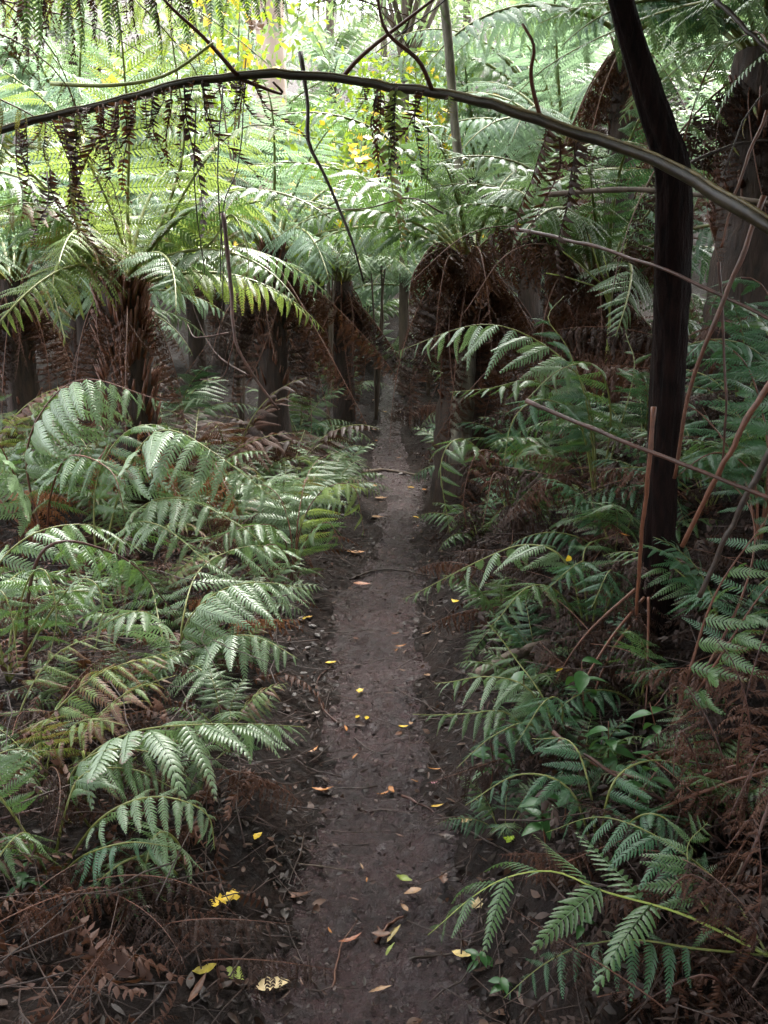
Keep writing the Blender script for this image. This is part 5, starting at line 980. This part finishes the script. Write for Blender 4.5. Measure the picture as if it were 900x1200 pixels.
for i in range(14):
    py = 445 + 170 * r3.random() ** 1.3; px = np.interp(py, [440, 560, 620], [455, 465, 460]) + r3.uniform(-1, 1) * np.interp(py, [440, 620], [16, 40])
    fallen(px, py, r3.uniform(0.07, 0.12), 'oval', r3.choice([ORG, TAN, (0.5, 0.3, 0.05)]), 'orange leaf speck on the far stretch of the path', group='orange leaves on the far path')
for px, py, Y, s, lab in [(667, 656, 3.0, 0.06, 'yellow leaf caught on the right bank fern'), (732, 627, 2.9, 0.045, 'small orange leaf caught beside the bare trunk'), (655, 786, 2.6, 0.04, 'small yellow leaf caught in the low right fern'), (533, 705, 3.6, 0.05, 'yellow leaf at the tip of the bank fern'), (425, 186, 9.5, 0.3, 'bright yellow leaf hanging against the pale ferns'), (300, 30, 3.1, 0.1, 'orange leaf caught above the arching stem')]:
    fallen(px, py, s, 'lobed' if s > 0.08 else 'oval', YEL if 'yellow' in lab else ORG, lab, p=at(px, py, Y), tilt=0.9)
# wet pebbles on the path
V, F = tube(np.c_[np.linspace(-1, 1, 6), np.zeros(6), np.zeros(6)], np.array([0.25, 0.8, 1, 0.95, 0.7, 0.2]) * 0.7, 8, jit=0.35); V[:, 2] *= 0.5; PEB = mesh('pebble', V, F, [M['stone']])
for i, (px, py, s) in enumerate([(437, 555, 0.05), (445, 558, 0.06), (452, 552, 0.04), (360, 760, 0.02), (372, 745, 0.025), (355, 790, 0.02), (345, 815, 0.02), (365, 735, 0.03), (470, 556, 0.05)]):
    o = obj('pebble', PEB, None, Vector(on_ground(px, py, s * 0.15))); o.scale = (s, s * 0.8, s * 0.8); o.rotation_euler = (0, 0, i * 1.3)
    tag(o, 'grey stone in the far mud beside the root' if py < 600 else 'small wet grey pebble in the litter at the left path edge', 'stone', 'stones by the far root' if py < 600 else 'pebbles at the left path edge')

# ------------------------------------------------------------------ broad-leaved seedlings
t = np.linspace(0, 1, 9); wv = 0.24 * np.sin(np.pi * t ** 0.9) ** 0.9; BL = []
for k in range(3):
    c = 0.25 + 0.2 * k; mid = np.c_[0 * t, t, -c * t ** 2]; V = np.vstack([mid, mid + np.c_[wv, 0 * t, 0.3 * wv], mid + np.c_[-wv, 0 * t, 0.3 * wv]]); q = np.arange(8)
    F = np.vstack([np.c_[q, q + 9, q + 10, q + 1], np.c_[q, q + 1, q + 19, q + 18]]); A = np.zeros((27, 3)); BL.append(mesh('leaf', V, F, [M['broad']], A))
def seedling(px, py, Y, h, n, s, label, mat='broad', lean=0.1):
    b = gpt(px, py, Y); root = thing('seedling', b, label, 'seedling')
    P = catmull([[0, 0, -0.02], [random.uniform(-lean, lean) * h, random.uniform(-lean, lean) * h, h * 0.5], [random.uniform(-2 * lean, 2 * lean) * h, random.uniform(-lean, lean) * h, h]], 10)
    V, F = tube(P, np.linspace(0.003, 0.0015, 10), 5); obj('stem', mesh('stem', V, F, [M['stem_b']]), root)
    for i in range(n):
        u = 0.3 + 0.7 * (i + 1) / n; p = P[min(9, int(u * 9))]; o = obj('leaf', BL[i % 3], root, Vector(p), [M[mat]])
        k = s * random.uniform(0.7, 1.15); o.scale = (k, k, k); o.rotation_euler = (random.uniform(-0.2, 0.5), random.uniform(-.3, .3), i * 2.4 + random.uniform(-.4, .4))
for a_ in [(640, 1010, 1.98, 0.16, 8, 0.075, 'seedling with oval shiny leaves just above the nearest fern'), (750, 960, 1.95, 0.24, 9, 0.07, 'shiny seedling between the brown stalks on the right bank'), (715, 900, 2.2, 0.28, 12, 0.075, 'bushy shiny seedling right of the low dark fern'), (770, 900, 2.2, 0.30, 12, 0.08, 'tall shiny seedling left of the curled dead fern'), (575, 900, 2.4, 0.2, 9, 0.08, 'seedling with pointed leaves in the low dark fern'),
           (690, 820, 2.5, 0.3, 11, 0.09, 'seedling with large pointed leaves below the bare trunk'), (620, 830, 2.6, 0.24, 10, 0.08, 'seedling beside the grey-brown log end'), (820, 940, 2.0, 0.2, 9, 0.06, 'seedling behind the short brown stalk'), (560, 1150, 1.75, 0.05, 5, 0.045, 'tiny seedling on the near right path edge'), (590, 1185, 1.65, 0.05, 5, 0.04, 'tiny seedling at the bottom edge right of the path'), (30, 1130, 1.8, 0.10, 7, 0.05, 'small green seedling in the bottom left tangle'), (680, 1180, 1.65, 0.08, 6, 0.05, 'small shaded seedling at the bottom right'), (660, 1000, 2.1, 0.1, 7, 0.055, 'low shiny seedling behind the nearest fern')]:
    seedling(*a_)
